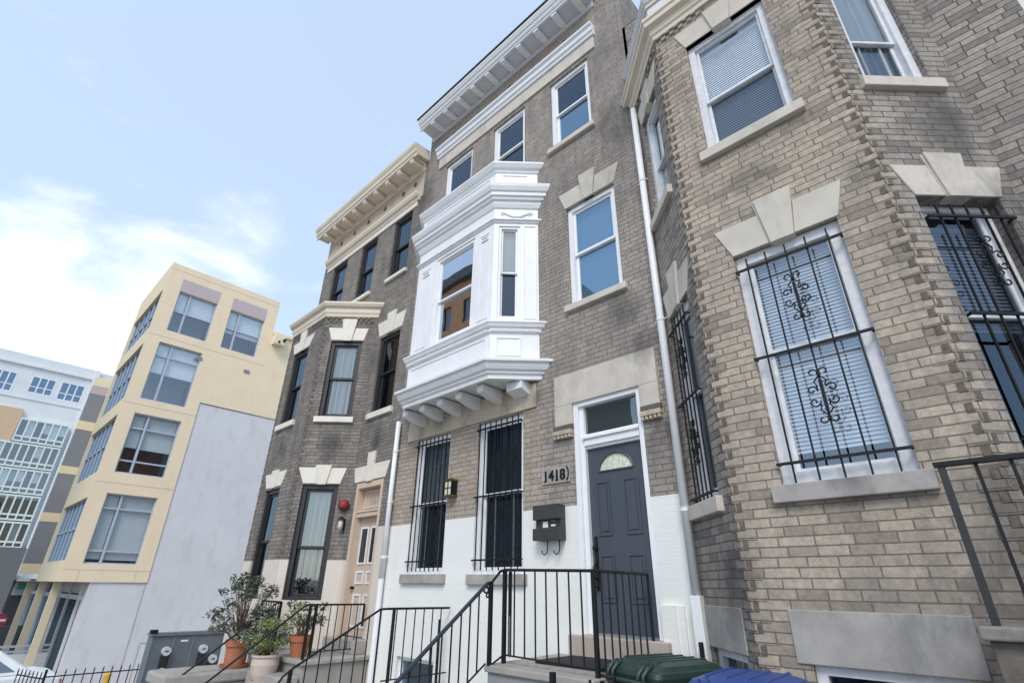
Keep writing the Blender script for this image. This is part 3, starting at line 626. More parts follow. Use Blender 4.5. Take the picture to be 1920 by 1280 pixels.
panel(pn, OF, .08, 1.98, 3.06, 3.38); panel(pn, OR, .08, .46, 3.06, 3.37); panel(pn, OL, .12, .6, 3.06, 3.37)
panel(pn, OF, .1, 1.96, 6.30, 6.55); panel(pn, OR, .10, .58, 6.30, 6.56)
panel(pn, OF, .12, .42, 3.72, 5.36, .018, .012); panel(pn, OF, 1.74, 1.98, 3.72, 5.36, .018, .012)
panel(pn, OF, .17, .36, 5.22, 5.30, .014, .02); panel(pn, OF, 1.78, 1.94, 5.22, 5.30, .014, .02)
panel(pn, OR, .50, .70, 3.68, 5.44, .012, .012)
pn.build('panel_moulding', ori, bevel=.002)
sw = mb('white_trim')
for F_, a0, a1 in ((OR, .14, .60),):
    n = 16; pts = [F_.P(a0+(a1-a0)*k/n, .012, 5.72-.09*math.sin(math.pi*k/n)) for k in range(n+1)]
    for k in range(n): sw.tube([pts[k], pts[k+1]], .007+.012*math.sin(math.pi*(k+.5)/n), 6)
    for uu in (a0, a1): sw.tube(spiral(F_, uu, 5.69, .04, .008, 0, 8, .008), .009, 5)
sw.build('garland_relief', ori, smooth=True)
for x in (-7.10, -6.635, -6.18, -5.72, -5.24):
    bk = mb('white_trim'); z1 = 2.70
    bk.prism(Fr(x, 5.2, 0, -1), [(0, 2.50), (.22, 2.535), (.36, 2.575), (.42, 2.59), (.44, 2.61), (.44, z1), (0, z1)], -.065, .065); bk.build('bracket', ori, bevel=.008)
bk = mb('white_trim'); bk.prism(Fr(-4.72, 5.2, 0, -1), [(0, 2.50), (.12, 2.54), (.20, 2.57), (.20, 2.70), (0, 2.70)], -.10, .20); bk.build('bracket', ori, bevel=.008)
mb('stone_stained').box(F0, -7.54, -4.50, -.03, .025, 2.30, 2.66).build('stone_lintel_band', HM, bevel=.005)
for F_, h, lb in ((OF, hof, 'wide window of the white projecting bay'), (OR, hor, 'narrow side window of the white projecting bay'), (OL, hol_, None)):
    window(HM, F_, *h, mid=4.55, pane='glass_mirror' if F_ is OF else 'glass_grey', blind=('flat', 'blind_grey') if F_ is not OF else None, blind_z=(4.55, 5.4), lower_pane='glass_mirror' if F_ is OF else 'glass_dark', frame='white_trim', rec=.02, cas=.045 if F_ is not OF else .06, sash=.03 if F_ is not OF else .035, label=lb)
# ================================================================ LEFT HOUSE
HL = thing('brick_townhouse', 'left townhouse of dark grey brick with cream cornice and black framed windows', 'townhouse', (-10.1, 5.2, -2.0), 'row of brick townhouses')
LT = 9.35
BF = Fr(-11.7, 4.385, 1, 0); BR = Fr(-10.06, 4.385, 1, 1); BL_ = Fr(-12.515, 5.2, 1, -1); LB = .815*q
f1 = (.34, 1.02, -.25, 1.76); f2 = (.28, 1.02, 3.17, 4.90); r1_ = (.17, .87, -.25, 1.76); r2_ = (.21, .90, 3.12, 4.86)
dL = (-9.12, -8.20, -1.0, 1.76); wl2 = (-9.0, -8.24, 3.14, 4.85); t3l = [(-12.04, -11.27, 6.38, 8.04), (-10.55, -9.80, 6.38, 8.04), (-9.05, -8.32, 6.38, 8.04)]
w = mb('brick_grey'); w.wall(BF, 0, 1.64, .41, 5.5, [f1, f2]).wall(BR, 0, LB, .41, 5.5, [r1_, r2_]).wall(BL_, 0, LB, .41, 5.5)
w.wall(FW, -9.25, -9.12, .41, 5.5, []).wall(FW, -9.12, -7.86, .93, 5.5, [dL, wl2]).wall(FW, -12.6, -7.86, 5.5, 8.3, t3l).box(FW, -12.62, -12.6, -8, 0, -2.6, LT).box(FW, -12.6, -7.9, -8.2, -8, -2.6, LT).wall(FW, -12.6, -12.5, -2.6, 5.5)
w.mat('brick_creamtop').wall(FW, -12.6, -7.99, 8.3, LT); w.mat('brick_grey').wall(FW, -7.99, -7.86, 8.3, LT)
w.build('wall', HL)
w = mb('brick_cream'); w.wall(BF, 0, 1.64, -2.6, .41, [f1], d=.004).wall(BR, 0, LB, -2.6, .41, [r1_], d=.004).wall(BL_, 0, LB, -2.6, .41, d=.004).wall(FW, -9.25, -9.12, -2.6, .41, [], d=.003).wall(FW, -9.12, -7.84, -2.6, .93, [dL], d=.003); w.build('painted_base', HL)
mb('black_roof').box(FW, -12.6, -7.86, -8, -.02, LT, LT+.05).build('roof', HL)
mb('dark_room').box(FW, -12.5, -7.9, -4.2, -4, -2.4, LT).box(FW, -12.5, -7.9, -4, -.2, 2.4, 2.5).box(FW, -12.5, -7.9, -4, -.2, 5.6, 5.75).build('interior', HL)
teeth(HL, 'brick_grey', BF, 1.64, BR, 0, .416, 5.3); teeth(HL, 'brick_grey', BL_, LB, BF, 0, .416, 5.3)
dentils(HL, 'brick_grey', BF, .03, .52, 5.46); dentils(HL, 'brick_grey', BF, .80, 1.6, 5.46); dentils(HL, 'brick_grey', BR, .03, .42, 5.46); dentils(HL, 'brick_grey', BR, .70, LB-.05, 5.46)
BK = dict(frame='black_frame', rec=.04, cas=.085, sash=.05)
window(HL, BF, *f1, pane='glass_dark', **BK); window(HL, BF, *f2, pane='glass_dark', sill=.06, sillmat='cream_trim_light', **BK)
window(HL, BR, *r1_, pane='glass_grey', mid=.62, blind=('curtain', 'blind_grey'), blind_z=(.1, 1.6), label='tall black window of the left house bay beside its door', **BK); window(HL, BR, *r2_, pane='glass_grey', blind=('curtain', 'blind_grey'), sill=.06, sillmat='cream_trim_light', **BK)
window(HL, FW, *wl2, pane='glass_dark', sill=.06, sillmat='cream_trim_light', **BK)
for h in t3l: window(HL, FW, *h, pane='glass_dark', lower_pane='glass_dark', sill=.04, sillh=.09, sillmat='cream_trim_light', **BK)
lm = 'cream_trim_light'
lintel(HL, BR, .17, .89, .03, .98, 1.775, 2.08, .05, .17, mat=lm); lintel(HL, BR, .2, .92, .1, .99, 4.88, 5.18, .22, .18, mat=lm)
lintel(HL, BF, .33, 1.04, .18, 1.2, 1.80, 2.10, .05, .17, mat=lm); lintel(HL, BF, .27, 1.03, .16, 1.22, 4.92, 5.2, .22, .18, mat=lm)
lintel(HL, FW, -9.2, -8.16, -9.28, -8.05, 1.785, 2.08, .24, .2, mat=lm, kflare=.01); lintel(HL, FW, -9.04, -8.20, -9.17, -8.10, 4.90, 5.26, .13, .2, mat=lm)
mb('cream_trim').sweep([(-12.515, 5.2), (-11.7, 4.385), (-10.06, 4.385), (-9.245, 5.2)], [(-.03, 5.46), (.02, 5.46), (.03, 5.52), (.05, 5.56), (.06, 5.66), (.11, 5.69), (.14, 5.75), (.14, 5.79), (-.03, 5.80)]).build('bay_cornice', HL, bevel=.002)
b = mb('cream_trim_light'); b.face([(-12.515, 5.2, 5.81), (-11.7, 4.385, 5.81), (-10.06, 4.385, 5.81), (-9.245, 5.2, 5.81)]); b.build('bay_roof', HL)
mb('cream_trim_light').box(FW, -12.4, -8.15, -.03, .025, 8.06, 8.2).build('stone_band', HL)
mb('cream_trim').sweep([(-12.45, 5.2), (-8.08, 5.2)], [(0, 8.20), (.04, 8.20), (.06, 8.27), (.10, 8.30), (.13, 8.38), (.13, 8.43), (0, 8.45)], wall=False).build('moulding', HL, bevel=.002)
cn = mb('cream_trim').sweep([(-12.45, 5.2), (-7.98, 5.2)], [(0, 9.05), (.03, 9.05), (.05, 9.12), (.06, 9.22), (.38, 9.24), (.38, 9.27), (0, 9.27)], wall=False).build('cornice', HL)
mb('cream_trim').sweep([(-12.80, 5.2), (-7.88, 5.2)], [(.34, 9.22), (.37, 9.22), (.375, 9.32), (.40, 9.335), (.41, 9.42), (.45, 9.50), (.46, 9.58), (0, 9.60), (0, 9.29), (.34, 9.29)], wall=False).build('crown', cn, bevel=.003)
for k in range(9): mb('cream_trim').prism(Fr(-12.30+.525*k, 5.2, 0, -1), [(.03, 9.10), (.33, 9.10), (.36, 9.14), (.36, 9.235), (.03, 9.20)], -.06, .06).build('bracket', cn, bevel=.005)
for u in (-11.9, -11.2, -10.5, -9.7, -8.9, -8.4): mb('stone_dark').box(FW, u, u+.10, 0, .02, 8.78, 8.851).box(FW, u+.03, u+.07, 0, .025, 8.849, 8.9).build('frieze_brick', HL)
# left door
b = mb('peach_frame'); b.box(FW, -9.12, -9.04, -.2, .0, -.78, 1.76).box(FW, -8.28, -8.20, -.2, .0, -.78, 1.76).box(FW, -9.04, -8.28, -.2, 0, 1.66, 1.76).box(FW, -9.04, -8.28, -.2, -.04, 1.14, 1.26).box(FW, -9.04, -8.28, -.17, -.02, 1.22, 1.25); b.build('door_frame', HL, bevel=.005)
b = mb('peach_door'); b.box(FW, -9.04, -8.28, -.2, -.15, 1.26, 1.66); b.build('transom_panel', HL)
b = mb('peach_frame'); panel_b = b
b.box(FW, -8.97, -8.93, -.15, -.13, 1.30, 1.62).box(FW, -8.38, -8.34, -.15, -.13, 1.30, 1.62).box(FW, -8.93, -8.38, -.15, -.13, 1.59, 1.62).box(FW, -8.93, -8.38, -.15, -.13, 1.30, 1.33); b.build('transom_moulding', HL)
d_ = mb('peach_door').box(FW, -9.04, -8.28, -.2, -.15, -.78, 1.14).build('door', HL)
b = mb('sign_white')
def fr_(b, u0, u1, z0, z1, t=.028): b.box(FW, u0, u0+t, -.15, -.135, z0, z1).box(FW, u1-t, u1, -.15, -.135, z0, z1).box(FW, u0+t, u1-t, -.15, -.135, z1-t, z1).box(FW, u0+t, u1-t, -.15, -.135, z0, z0+t)
for u0 in (-8.97, -8.64):
    fr_(b, u0, u0+.25, .34, .97); fr_(b, u0, u0+.25, .02, .23); fr_(b, u0, u0+.25, -.65, -.14)
b.build('door_moulding', d_)
b = mb('glass_dark')
for u0 in (-8.94, -8.61): b.box(FW, u0, u0+.19, -.15, -.146, .37, .94)
b.build('door_pane', d_)
mb('black_iron').tube([FW.P(-8.995, -.15, -.04), FW.P(-8.995, -.09, -.04)], .025, 8).build('knob', d_)
# ---------------------------------------------------------------- lettering
def text(s, F, u, z, size, d, mat, name, parent=None, extr=.006):
    cu = bpy.data.curves.new('t', 'FONT'); cu.body = s; cu.size = size; cu.extrude = extr; cu.space_character = 1.0; cu.offset = .0022
    t = bpy.data.objects.new('t', cu); COL.objects.link(t); dg = bpy.context.evaluated_depsgraph_get(); me = bpy.data.meshes.new_from_object(t.evaluated_get(dg)); bpy.data.objects.remove(t)
    n = F.n; M = Matrix(((F.u.x, 0, n.x, 0), (F.u.y, 0, n.y, 0), (0, 1, 0, 0), (0, 0, 0, 1))); M.translation = F.P(u, d, z)
    me.transform(M); me.materials.clear(); me.materials.append(MATS[mat]); o = bpy.data.objects.new(name, me); COL.objects.link(o)
    if parent is not None: o.parent = parent; o.matrix_parent_inverse = Matrix.Translation(-parent_origin(parent))
    return o
text('141', FW, -8.83, 1.36, .21, -.142, 'joint', 'house_number', HL, .004)
NP = mb('stone_grey').box(FW, -4.41, -3.95, 0, .018, 1.205, 1.405).build('number_plaque', bevel=.003); tag(NP, 'small stone plaque with black numbers 1418 on the brick left of the grey door', 'house number')
text('1418', FW, -4.385, 1.245, .185, .024, 'black_iron', 'numerals', NP, .008)
sb = mb('black_iron')
for u in (-4.352, -4.157): mb('black_iron').box(FW, u-.022, u+.026, .018, .030, 1.238, 1.252).build('serif', NP)
sb = mb('black_iron')
sb.tube([FW.P(-3.995, .028, 1.40), FW.P(-3.972, .028, 1.365), FW.P(-3.965, .028, 1.31), FW.P(-3.972, .028, 1.26), FW.P(-3.998, .028, 1.225)], .009, 6)
sb.build('bracket_mark', NP)
# ---------------------------------------------------------------- mailbox, lantern, bell
mbx = mb('mail_box'); mbx.box(FW, -4.45, -4.05, .0, .10, .52, .93); mbo = mbx.build('mailbox', bevel=.006); tag(mbo, 'dark metal two tier mailbox with newspaper hooks on the white wall by the grey door', 'mailbox')
mb('mail_box').box(FW, -4.46, -4.04, .10, .15, .76, .935).build('lid', mbo, bevel=.006); mb('mail_box').box(FW, -4.46, -4.04, .10, .155, .52, .66).build('lower_door', mbo, bevel=.006)
mb('sign_white').box(FW, -4.33, -4.25, .101, .106, .67, .74).box(FW, -4.2, -4.13, .101, .106, .68, .70).mat('brass').box(FW, -4.20, -4.12, .101, .106, .73, .75).build('name_card', mbo)
for u in (-4.30, -4.11):
    mb('black_iron').tube([FW.P(u, .06, .52), FW.P(u, .06, .42), FW.P(u-.01, .07, .375), FW.P(u-.035, .085, .36), FW.P(u-.06, .09, .385), FW.P(u-.065, .09, .41)], .007, 6).build('hook', mbo)
ln = thing('wall_lantern', 'small square lantern with cream glass between the two barred windows', 'wall lamp', (-6.2, 5.2, 1.36))
mb('cream_glass').box(FW, -6.29, -6.13, .02, .12, 1.25, 1.46).build('glass_box', ln, bevel=.01)
lf = mb('brass'); lf.box(FW, -6.305, -6.115, 0, .135, 1.46, 1.49).box(FW, -6.305, -6.115, 0, .135, 1.225, 1.25)
lf.mat('black_iron')
for u in (-6.30, -6.215, -6.128): lf.box(FW, u, u+.012, .118, .13, 1.25, 1.46)
lf.box(FW, -6.30, -6.12, .118, .13, 1.35, 1.36).box(FW, -6.302, -6.29, .02, .13, 1.25, 1.46).box(FW, -6.128, -6.116, .02, .13, 1.25, 1.46)
lf.build('lantern_frame', ln)
BRF = BR
bl = thing('fire_bell', 'round red alarm bell on the grey brick beside the peach door', 'alarm bell', tuple(BRF.P(1.04, .05, 1.38)))
bm_ = mb('red_bell'); c = BRF.P(1.03, .03, 1.38); n = 20
rings = [(.0, .10), (.05, .095), (.085, .07), (.105, .035), (.11, .0)]
i = 0
prev = None
for rr, dd in rings:
    ring = [c+BRF.u*(rr*math.cos(2*math.pi*k/n))+Vector((0, 0, rr*math.sin(2*math.pi*k/n)))+BRF.n*dd for k in range(n)]
    if prev:
        for k in range(n): bm_.face([prev[k], ring[k], ring[(k+1) % n], prev[(k+1) % n]])
    prev = ring
bm_.build('gong', bl, smooth=True)
mb('red_bell').box(BRF, .95, 1.10, 0, .04, 1.30, 1.46).build('back_box', bl)
ll = thing('wall_lantern', 'small dark wall lamp with pale glass below the red bell', 'wall lamp', tuple(BRF.P(1.05, 0, 1.0)))
mb('cream_glass').lathe(BRF.P(1.04, .09, .92), [(.0, 0), (.035, .0), (.045, .08), (.04, .18), (0, .19)], 12).build('glass_shade', ll, smooth=True)
mb('black_iron').lathe(BRF.P(1.04, .09, 1.10), [(.07, 0), (.05, .03), (.02, .06), (0, .07)], 12).box(BRF, 1.03, 1.05, 0, .09, 1.10, 1.13).box(BRF, 1.08, 1.10, 0, .03, .88, 1.14).build('lamp_bracket', ll)
# ================================================================ STOOPS AND RAILINGS
def rail_run(T, pts, zt, zbm, spacing, post_at=(), r_=.0085, mat='black_iron', top=.014, bottom=True, topmat=None, base=None):
    """pts: two plan points; zt/zbm: top / bottom heights at both ends; bars in between"""
    a, b = Vector((*pts[0], 0)), Vector((*pts[1], 0)); ln_ = (b-a).length; n = max(1, round(ln_/spacing))
    def at(t, z): p = a.lerp(b, t); return (p.x, p.y, z[0]+(z[1]-z[0])*t)
    mb(topmat or mat).tube([at(0, zt), at(1, zt)], top, 8).build('top_rail', T)
    if bottom: mb(mat).tube([at(0, zbm), at(1, zbm)], r_, 6).build('bottom_rail', T)
    for k in range(1, n):
        t = k/n; mb(mat).tube([at(t, zbm), at(t, zt)], r_, 6).build('baluster', T)
def post(T, x, y, z0, z1, w_=.016, mat='black_iron'):
    mb(mat).box(WORLD, x-w_, x+w_, -y-w_, -y+w_, z0, z1).build('post', T, bevel=.003)
# middle stoop
sm = thing('entrance_stoop', 'concrete stoop with a black mat in front of the grey front door', 'stoop', (-3.5, 4.6, -1.7))
mb('concrete_blue').box(WORLD, -4.17, -2.92, -5.18, -4.05, -1.8, -.735).build('block', sm, bevel=.01)
mb('concrete').hexa([(-4.19, 4.02, -.735), (-2.90, 4.02, -.735), (-2.90, 5.19, -.735), (-4.19, 5.19, -.735), (-4.19, 4.02, -.675), (-2.90, 4.02, -.675), (-2.90, 5.19, -.655), (-4.19, 5.19, -.655)]).build('landing_slab', sm, bevel=.01)
mb('step_tan').box(WORLD, -3.98, -2.78, -5.32, -5.08, -.66, -.457).build('door_step', sm, bevel=.01)
tb = mb('concrete')
for k in range(4): tb.box(WORLD, -4.17, -2.92, -4.02+.26*k, -3.76+.26*k+.02, -1.8, -.675-.2*(k+1))
tb.build('stair', sm, bevel=.01)
mt = mb('black_rubber').box(WORLD, -3.88, -3.0, -5.04, -4.42, -.668, -.640).build('door_mat', bevel=.003); tag(mt, 'black rubber mat lying on the concrete landing before the grey door', 'door mat')
rm = thing('iron_railing', 'black iron railing round the middle stoop with a navy sloping handrail', 'railing', (-4.13, 4.2, -.67), 'iron stair railings')
yF = 4.16
rail_run(rm, ((-4.10, yF+.04), (-2.95, yF)), (.165, .145), (-.60, -.615), .137)
rail_run(rm, ((-2.95, yF), (-2.97, 5.15)), (.145, .14), (-.615, -.60), .122)
rail_run(rm, ((-4.13, 3.98), (-4.13, 2.2)), (.035, -1.29), (-.66, -1.75), .111, top=.019, topmat='navy_iron')
mb('black_iron').tube([(-4.10, yF+.04, .165), (-4.11, yF-.02, .15), (-4.13, 4.04, .045), (-4.13, 3.98, .035)], .014, 8).tube([(-4.10, yF+.04, -.60), (-4.12, 4.06, -.67)], .009, 6).build('bent_rail', rm)
post(rm, -4.10, yF+.04, -.68, .165, .018); post(rm, -4.13, 4.03, -.68, .05, .018); post(rm, -2.95, yF, -.69, .16, .018); post(rm, -2.97, 5.15, -.66, .14, .012); post(rm, -4.06, yF+.08, -.60, .15, .014)
mb('black_iron').tube(spiral(Fr(-4.13, 4.03, 0, 1), -.03-.03, -.02, .055, .015, math.pi*.3, math.pi*2.6, 0, 20), .009, 6).tube(spiral(Fr(-4.13, 4.03, 0, 1), -.05, -.075, .03, .008, math.pi*.6, -math.pi*1.4, 0, 16), .008, 6).build('scroll', rm)
ch = mb('steel_trim')
for k in range(14):
    z = -.28-.025*k; F_ = Fr(-4.045, yF+.06, 1, 0) if k % 2 else Fr(-4.045, yF+.06, 0, 1)
    pts = [F_.P(.008*math.cos(a*math.pi/4), 0, z+.016*math.sin(a*math.pi/4)) for a in range(9)]; ch.tube(pts, .003, 4, cap=False)
tag(ch.build('chain'), 'grey steel chain hanging from the railing post of the middle stoop', 'chain')
# areaway railing
ra = thing('iron_railing', 'black guard railing standing out from the white wall under the left barred window', 'railing', (-6.1, 4.6, -1.1), 'iron stair railings')
rail_run(ra, ((-6.13, 4.17), (-6.1, 5.16)), (-.262, -.265), (-1.03, -1.02), .148)
rail_run(ra, ((-6.18, 4.10), (-6.2, 3.08)), (-.268, -.82), (-1.05, -1.55), .148)
post(ra, -6.13, 4.27, -1.15, -.262, .016); post(ra, -6.1, 5.0, -1.15, -.4, .014); post(ra, -6.2, 3.06, -1.75, -.83, .018); post(ra, -6.2, 4.12, -1.06, -.27, .009)
mb('black_iron').tube([(-6.13, 4.17, -.262), (-6.18, 4.10, -.268)], .014, 8).tube([(-6.2, 3.08, -.82), (-6.2, 2.98, -.89), (-6.2, 2.94, -.95)]+spiral(Fr(-6.2, 2.97, 0, 1), .03, -.985, .055, .012, math.pi, math.pi*3, 0, 18), .012, 6).build('scroll', ra)
cw = mb('concrete').box(WORLD, -6.3, -5.9, -5.18, -4.1, -1.9, -1.15).box(WORLD, -5.9, -4.3, -5.18, -5.06, -1.9, -1.62).build('areaway_curb', bevel=.01); tag(cw, 'low concrete curb under the guard railing beside the basement window', 'curb')
# left stoop
sl = thing('entrance_stoop', 'grey concrete stoop with potted plants before the peach coloured door', 'stoop', (-8.6, 4.6, -2.0))
mb('concrete').box(WORLD, -9.95, -8.02, -5.18, -4.12, -2.5, -1.04).build('block', sl, bevel=.01)
mb('stone_grey').box(WORLD, -9.98, -7.98, -5.19, -4.08, -1.04, -.98).box(WORLD, -9.18, -8.14, -5.3, -5.0, -.98, -.785).build('landing_slab', sl, bevel=.012)
tb = mb('concrete')
for k in range(5): tb.box(WORLD, -9.1, -8.0, -4.08+.26*k, -3.82+.26*k+.02, -2.6, -.98-.18*(k+1))
tb.build('stair', sl, bevel=.015)
mb('stone_grey').box(WORLD, -9.9, -9.15, -4.08, -2.75, -2.5, -1.30).mat('stone_grey').box(WORLD, -9.93, -9.12, -4.08, -2.70, -1.30, -1.155).build('cheek_wall', sl, bevel=.03)
rL = thing('iron_railing', 'pair of thin black handrails on the stoop of the left house by the flower pots', 'railing', (-8.6, 4.1, -.98), 'iron stair railings')
rail_run(rL, ((-8.22, 4.30), (-8.25, 5.15)), (-.275, -.28), (-.90, -.90), .125)
rail_run(rL, ((-9.95, 4.18), (-9.2, 4.18)), (-.262, -.262), (-.90, -.90), .10)
mb('black_iron').tube([(-8.22, 4.30, -.275), (-8.12, 4.12, -.272), (-8.1, 4.05, -.285), (-8.1, 2.6, -1.36)], .014, 8).build('handrail', rL)
mb('black_iron').tube([(-9.2, 4.18, -.262), (-9.15, 4.08, -.28), (-9.15, 2.6, -1.42)], .014, 8).build('handrail', rL)
for x, y, z0, z1, w_ in ((-8.22, 4.30, -.98, -.275, .018), (-8.14, 4.16, -.98, -.275, .018), (-9.2, 4.18, -.98, -.262, .018), (-9.95, 4.18, -.98, -.262, .014), (-8.25, 5.15, -.6, -.28, .014), (-9.15, 2.65, -2.0, -1.39, .018), (-8.1, 2.65, -2.0, -1.34, .016)): post(rL, x, y, z0, z1, w_)
# ================================================================ POTTED PLANTS
def leaf_cloud(b, c, rad, n, size, rnd, squash=1.0, shell=.3):
    for _ in range(n):
        v = Vector((rnd.gauss(0, 1), rnd.gauss(0, 1), rnd.gauss(0, 1))).normalized()*(rnd.uniform(shell, 1)**.6)
        p = Vector(c)+Vector((v.x*rad[0], v.y*rad[1], v.z*rad[2]*squash))
        a = Vector((rnd.gauss(0, 1), rnd.gauss(0, 1), rnd.gauss(0, .6))).normalized(); u = a.cross(Vector((rnd.gauss(0, 1), rnd.gauss(0, 1), rnd.gauss(0, 1)))).normalized(); s = size*rnd.uniform(.6, 1.3)
        b.face([p-a*s, p+u*s*.38, p+a*s, p-u*s*.38])
def plant(label, loc, pot, potmat, cloud, stems, saucer=True):
    rnd = random.Random(int(abs(loc[0]*1000)))
    T = thing('potted_plant', label, 'potted plant', loc, 'potted plants on the left stoop')
    mb(potmat).lathe(loc, pot, 28).build('pot', T, smooth=False)
    rim = pot[-1]
    mb('soil').lathe((loc[0], loc[1], loc[2]), [(rim[0]*.9, rim[1]-.03), (0, rim[1]-.02)], 20).build('soil', T)
    if saucer: r0 = pot[1][0]; mb(potmat).lathe((loc[0], loc[1], loc[2]-.0), [(0, 0.002), (r0*1.3, .002), (r0*1.42, .045), (r0*1.3, .045), (r0*1.2, .02)], 28).build('saucer', T)
    sm_ = mb('bark'); top = Vector(loc)+Vector((0, 0, rim[1]-.04))
    for c, rad, n, size, m in cloud:
        for _ in range(stems):
            e = Vector(loc)+Vector(c)+Vector((rnd.uniform(-1, 1)*rad[0]*.8, rnd.uniform(-1, 1)*rad[1]*.8, rnd.uniform(-.2, .8)*rad[2])); mid = top.lerp(e, .5)+Vector((rnd.uniform(-.04, .04), rnd.uniform(-.04, .04), .05))
            sm_.tube([top+Vector((rnd.uniform(-.05, .05), rnd.uniform(-.05, .05), 0)), mid, e], .006, 4, taper=.4)
    sm_.build('stems', T)
    fb = MB()
    for c, rad, n, size, m in cloud:
        fb.mat(m); leaf_cloud(fb, Vector(loc)+Vector(c), rad, n, size, rnd)
    fb.build('foliage', T)
pot_a = [(0, .0), (.15, 0), (.165, .28), (.185, .285), (.195, .37), (.175, .37), (.17, .33)]
clA = []
rr = random.Random(4)
for k in range(60):
    t = rr.uniform(0, 1); a = rr.uniform(0, 6.28); R = .15+.42*math.sin(math.pi*min(1, t*.8+.15)); R *= rr.uniform(.4, 1)
    clA.append(((-.05+R*math.cos(a), R*math.sin(a), .42+.85*t), (.10, .10, .07), 32, .034, rr.choice(['leaf_dark', 'leaf_dark', 'leaf_dark', 'leaf_pale'])))
for k in range(14):
    clA.append(((.25+rr.uniform(-.2, .25), rr.uniform(-.1, .3), .5+rr.uniform(-.1, .35)), (.10, .10, .07), 18, .03, 'leaf_pale'))
plant('tall dark leafy shrub in an orange terracotta pot on the stone cheek wall', (-9.42, 3.72, -1.155), pot_a, 'terracotta', clA, 2)
pot_b = [(0, 0), (.12, 0), (.13, .03), (.17, .12), (.195, .24), (.185, .32), (.205, .345), (.205, .37), (.18, .37), (.17, .33)]
clB = [((rr.uniform(-.22, .25), rr.uniform(-.25, .25), .58+rr.uniform(-.14, .22)), (.12, .12, .09), 80, .026, rr.choice(['leaf_light', 'leaf_light', 'leaf_dark'])) for _ in range(18)]
clB += [((-.33+rr.uniform(-.1, .1), rr.uniform(-.15, .15), .42+rr.uniform(-.08, .12)), (.1, .1, .07), 30, .025, 'leaf_light') for _ in range(6)]
plant('feathery light green plant in a pale cream urn shaped pot on the stair', (-8.66, 3.86, -1.30), pot_b, 'clay_pale', clB, 2, saucer=True)
pot_c = [(0, 0), (.11, 0), (.15, .2), (.165, .2), (.175, .28), (.155, .28), (.15, .25)]
clC = [((rr.uniform(-.2, .3), rr.uniform(-.2, .25), .42+rr.uniform(-.08, .28)), (.09, .09, .07), 40, .032, rr.choice(['leaf_light', 'leaf_dark', 'leaf_dark'])) for _ in range(15)]
clC += [((-.2, rr.uniform(-.1, .1), .28), (.1, .1, .05), 30, .024, 'leaf_light')]
plant('small sparse plant in a flared brown terracotta pot on the left landing', (-8.52, 4.28, -.98), pot_c, 'terracotta', clC, 2, saucer=False)
# ================================================================ METER CABINET, IRON FENCE
mc = thing('meter_cabinet', 'blue grey steel electric meter cabinet standing before the pale side wall', 'meter cabinet', (-11.9, 3.65, -2.3))
FM = Fr(-11.8, 3.14, 0, 1)
mb('steel_box').box(FM, 0, 1.22, -.25, 0, -2.3, -.86).build('body', mc, bevel=.01)
mb('steel_trim').box(FM, -.02, 1.24, -.27, .03, -.86, -.82).box(FM, .0, .02, 0, .012, -2.2, -.88).box(FM, .36, .375, 0, .01, -2.2, -.88).box(FM, .68, .695, 0, .01, -2.2, -.88).mat('sign_white').box(FM, .48, .60, 0, .008, -.97, -.94).build('trim', mc)
bd = mb('steel_trim')
for k in range(34): bd.box(FM, .02+.035*k, .035+.035*k, 0, .045, -.82, -.80)
bd.mat('black_iron').box(FM, -.05, .06, -.05, .05, -.82, -.76).box(FM, .92, 1.02, -.05, .05, -.82, -.76).build('top_strip', mc)
for u, z in ((.27, -1.10), (.88, -1.10), (1.08, -1.27), (.27, -1.42), (.88, -1.46)):
    m_ = mb('blind'); n = 18; r_ = .07
    base = [FM.P(u+r_*math.cos(2*math.pi*k/n), .0, z+r_*math.sin(2*math.pi*k/n)) for k in range(n)]; frn = [p+FM.n*.09 for p in base]; 
    for k in range(n): m_.face([base[k], base[(k+1) % n], frn[(k+1) % n], frn[k]])
    m_.face(frn); mo = m_.build('meter', mc)
    g = mb('mail_box'); g.box(FM, u-.028, u+.028, .0905, .094, z-.008, z+.012); g.build('dial', mo)
    mb('black_frame').box(FM, u-.06, u+.06, 0, .07, z-.26, z-.06).build('meter_socket', mo)
fn = thing('iron_fence', 'low black spiked iron fence at the bottom left before the pale wall', 'fence', (-13, 2.7, -2.2))
def pickets(T, a, b, z, h, sp, rail=.09):
    A, B = Vector((*a, 0)), Vector((*b, 0)); n = round((B-A).length/sp)
    for k in range(n+1):
        p = A.lerp(B, k/n); s = mb('black_iron'); s.tube([(p.x, p.y, z-h), (p.x, p.y, z-.05), (p.x, p.y, z)], .009, 5); s.tube([(p.x, p.y, z-.05), (p.x, p.y, z+.01)], .014, 5, taper=.1); s.build('picket', T)
    mb('black_iron').tube([(A.x, A.y, z-rail), (B.x, B.y, z-rail)], .011, 6).build('rail', T); mb('black_iron').tube([(A.x, A.y, z-h+.1), (B.x, B.y, z-h+.1)], .011, 6).build('rail', T)
pickets(fn, (-13, 1.99), (-13, 3.5), -1.40, .85, .137)
pickets(fn, (-13, 1.99), (-13.9, 1.72), -1.43, .85, .137)
mb('black_iron').tube([(-13, 1.99, -2.4), (-13, 1.99, -1.38)], .02, 8).build('corner_post', fn)
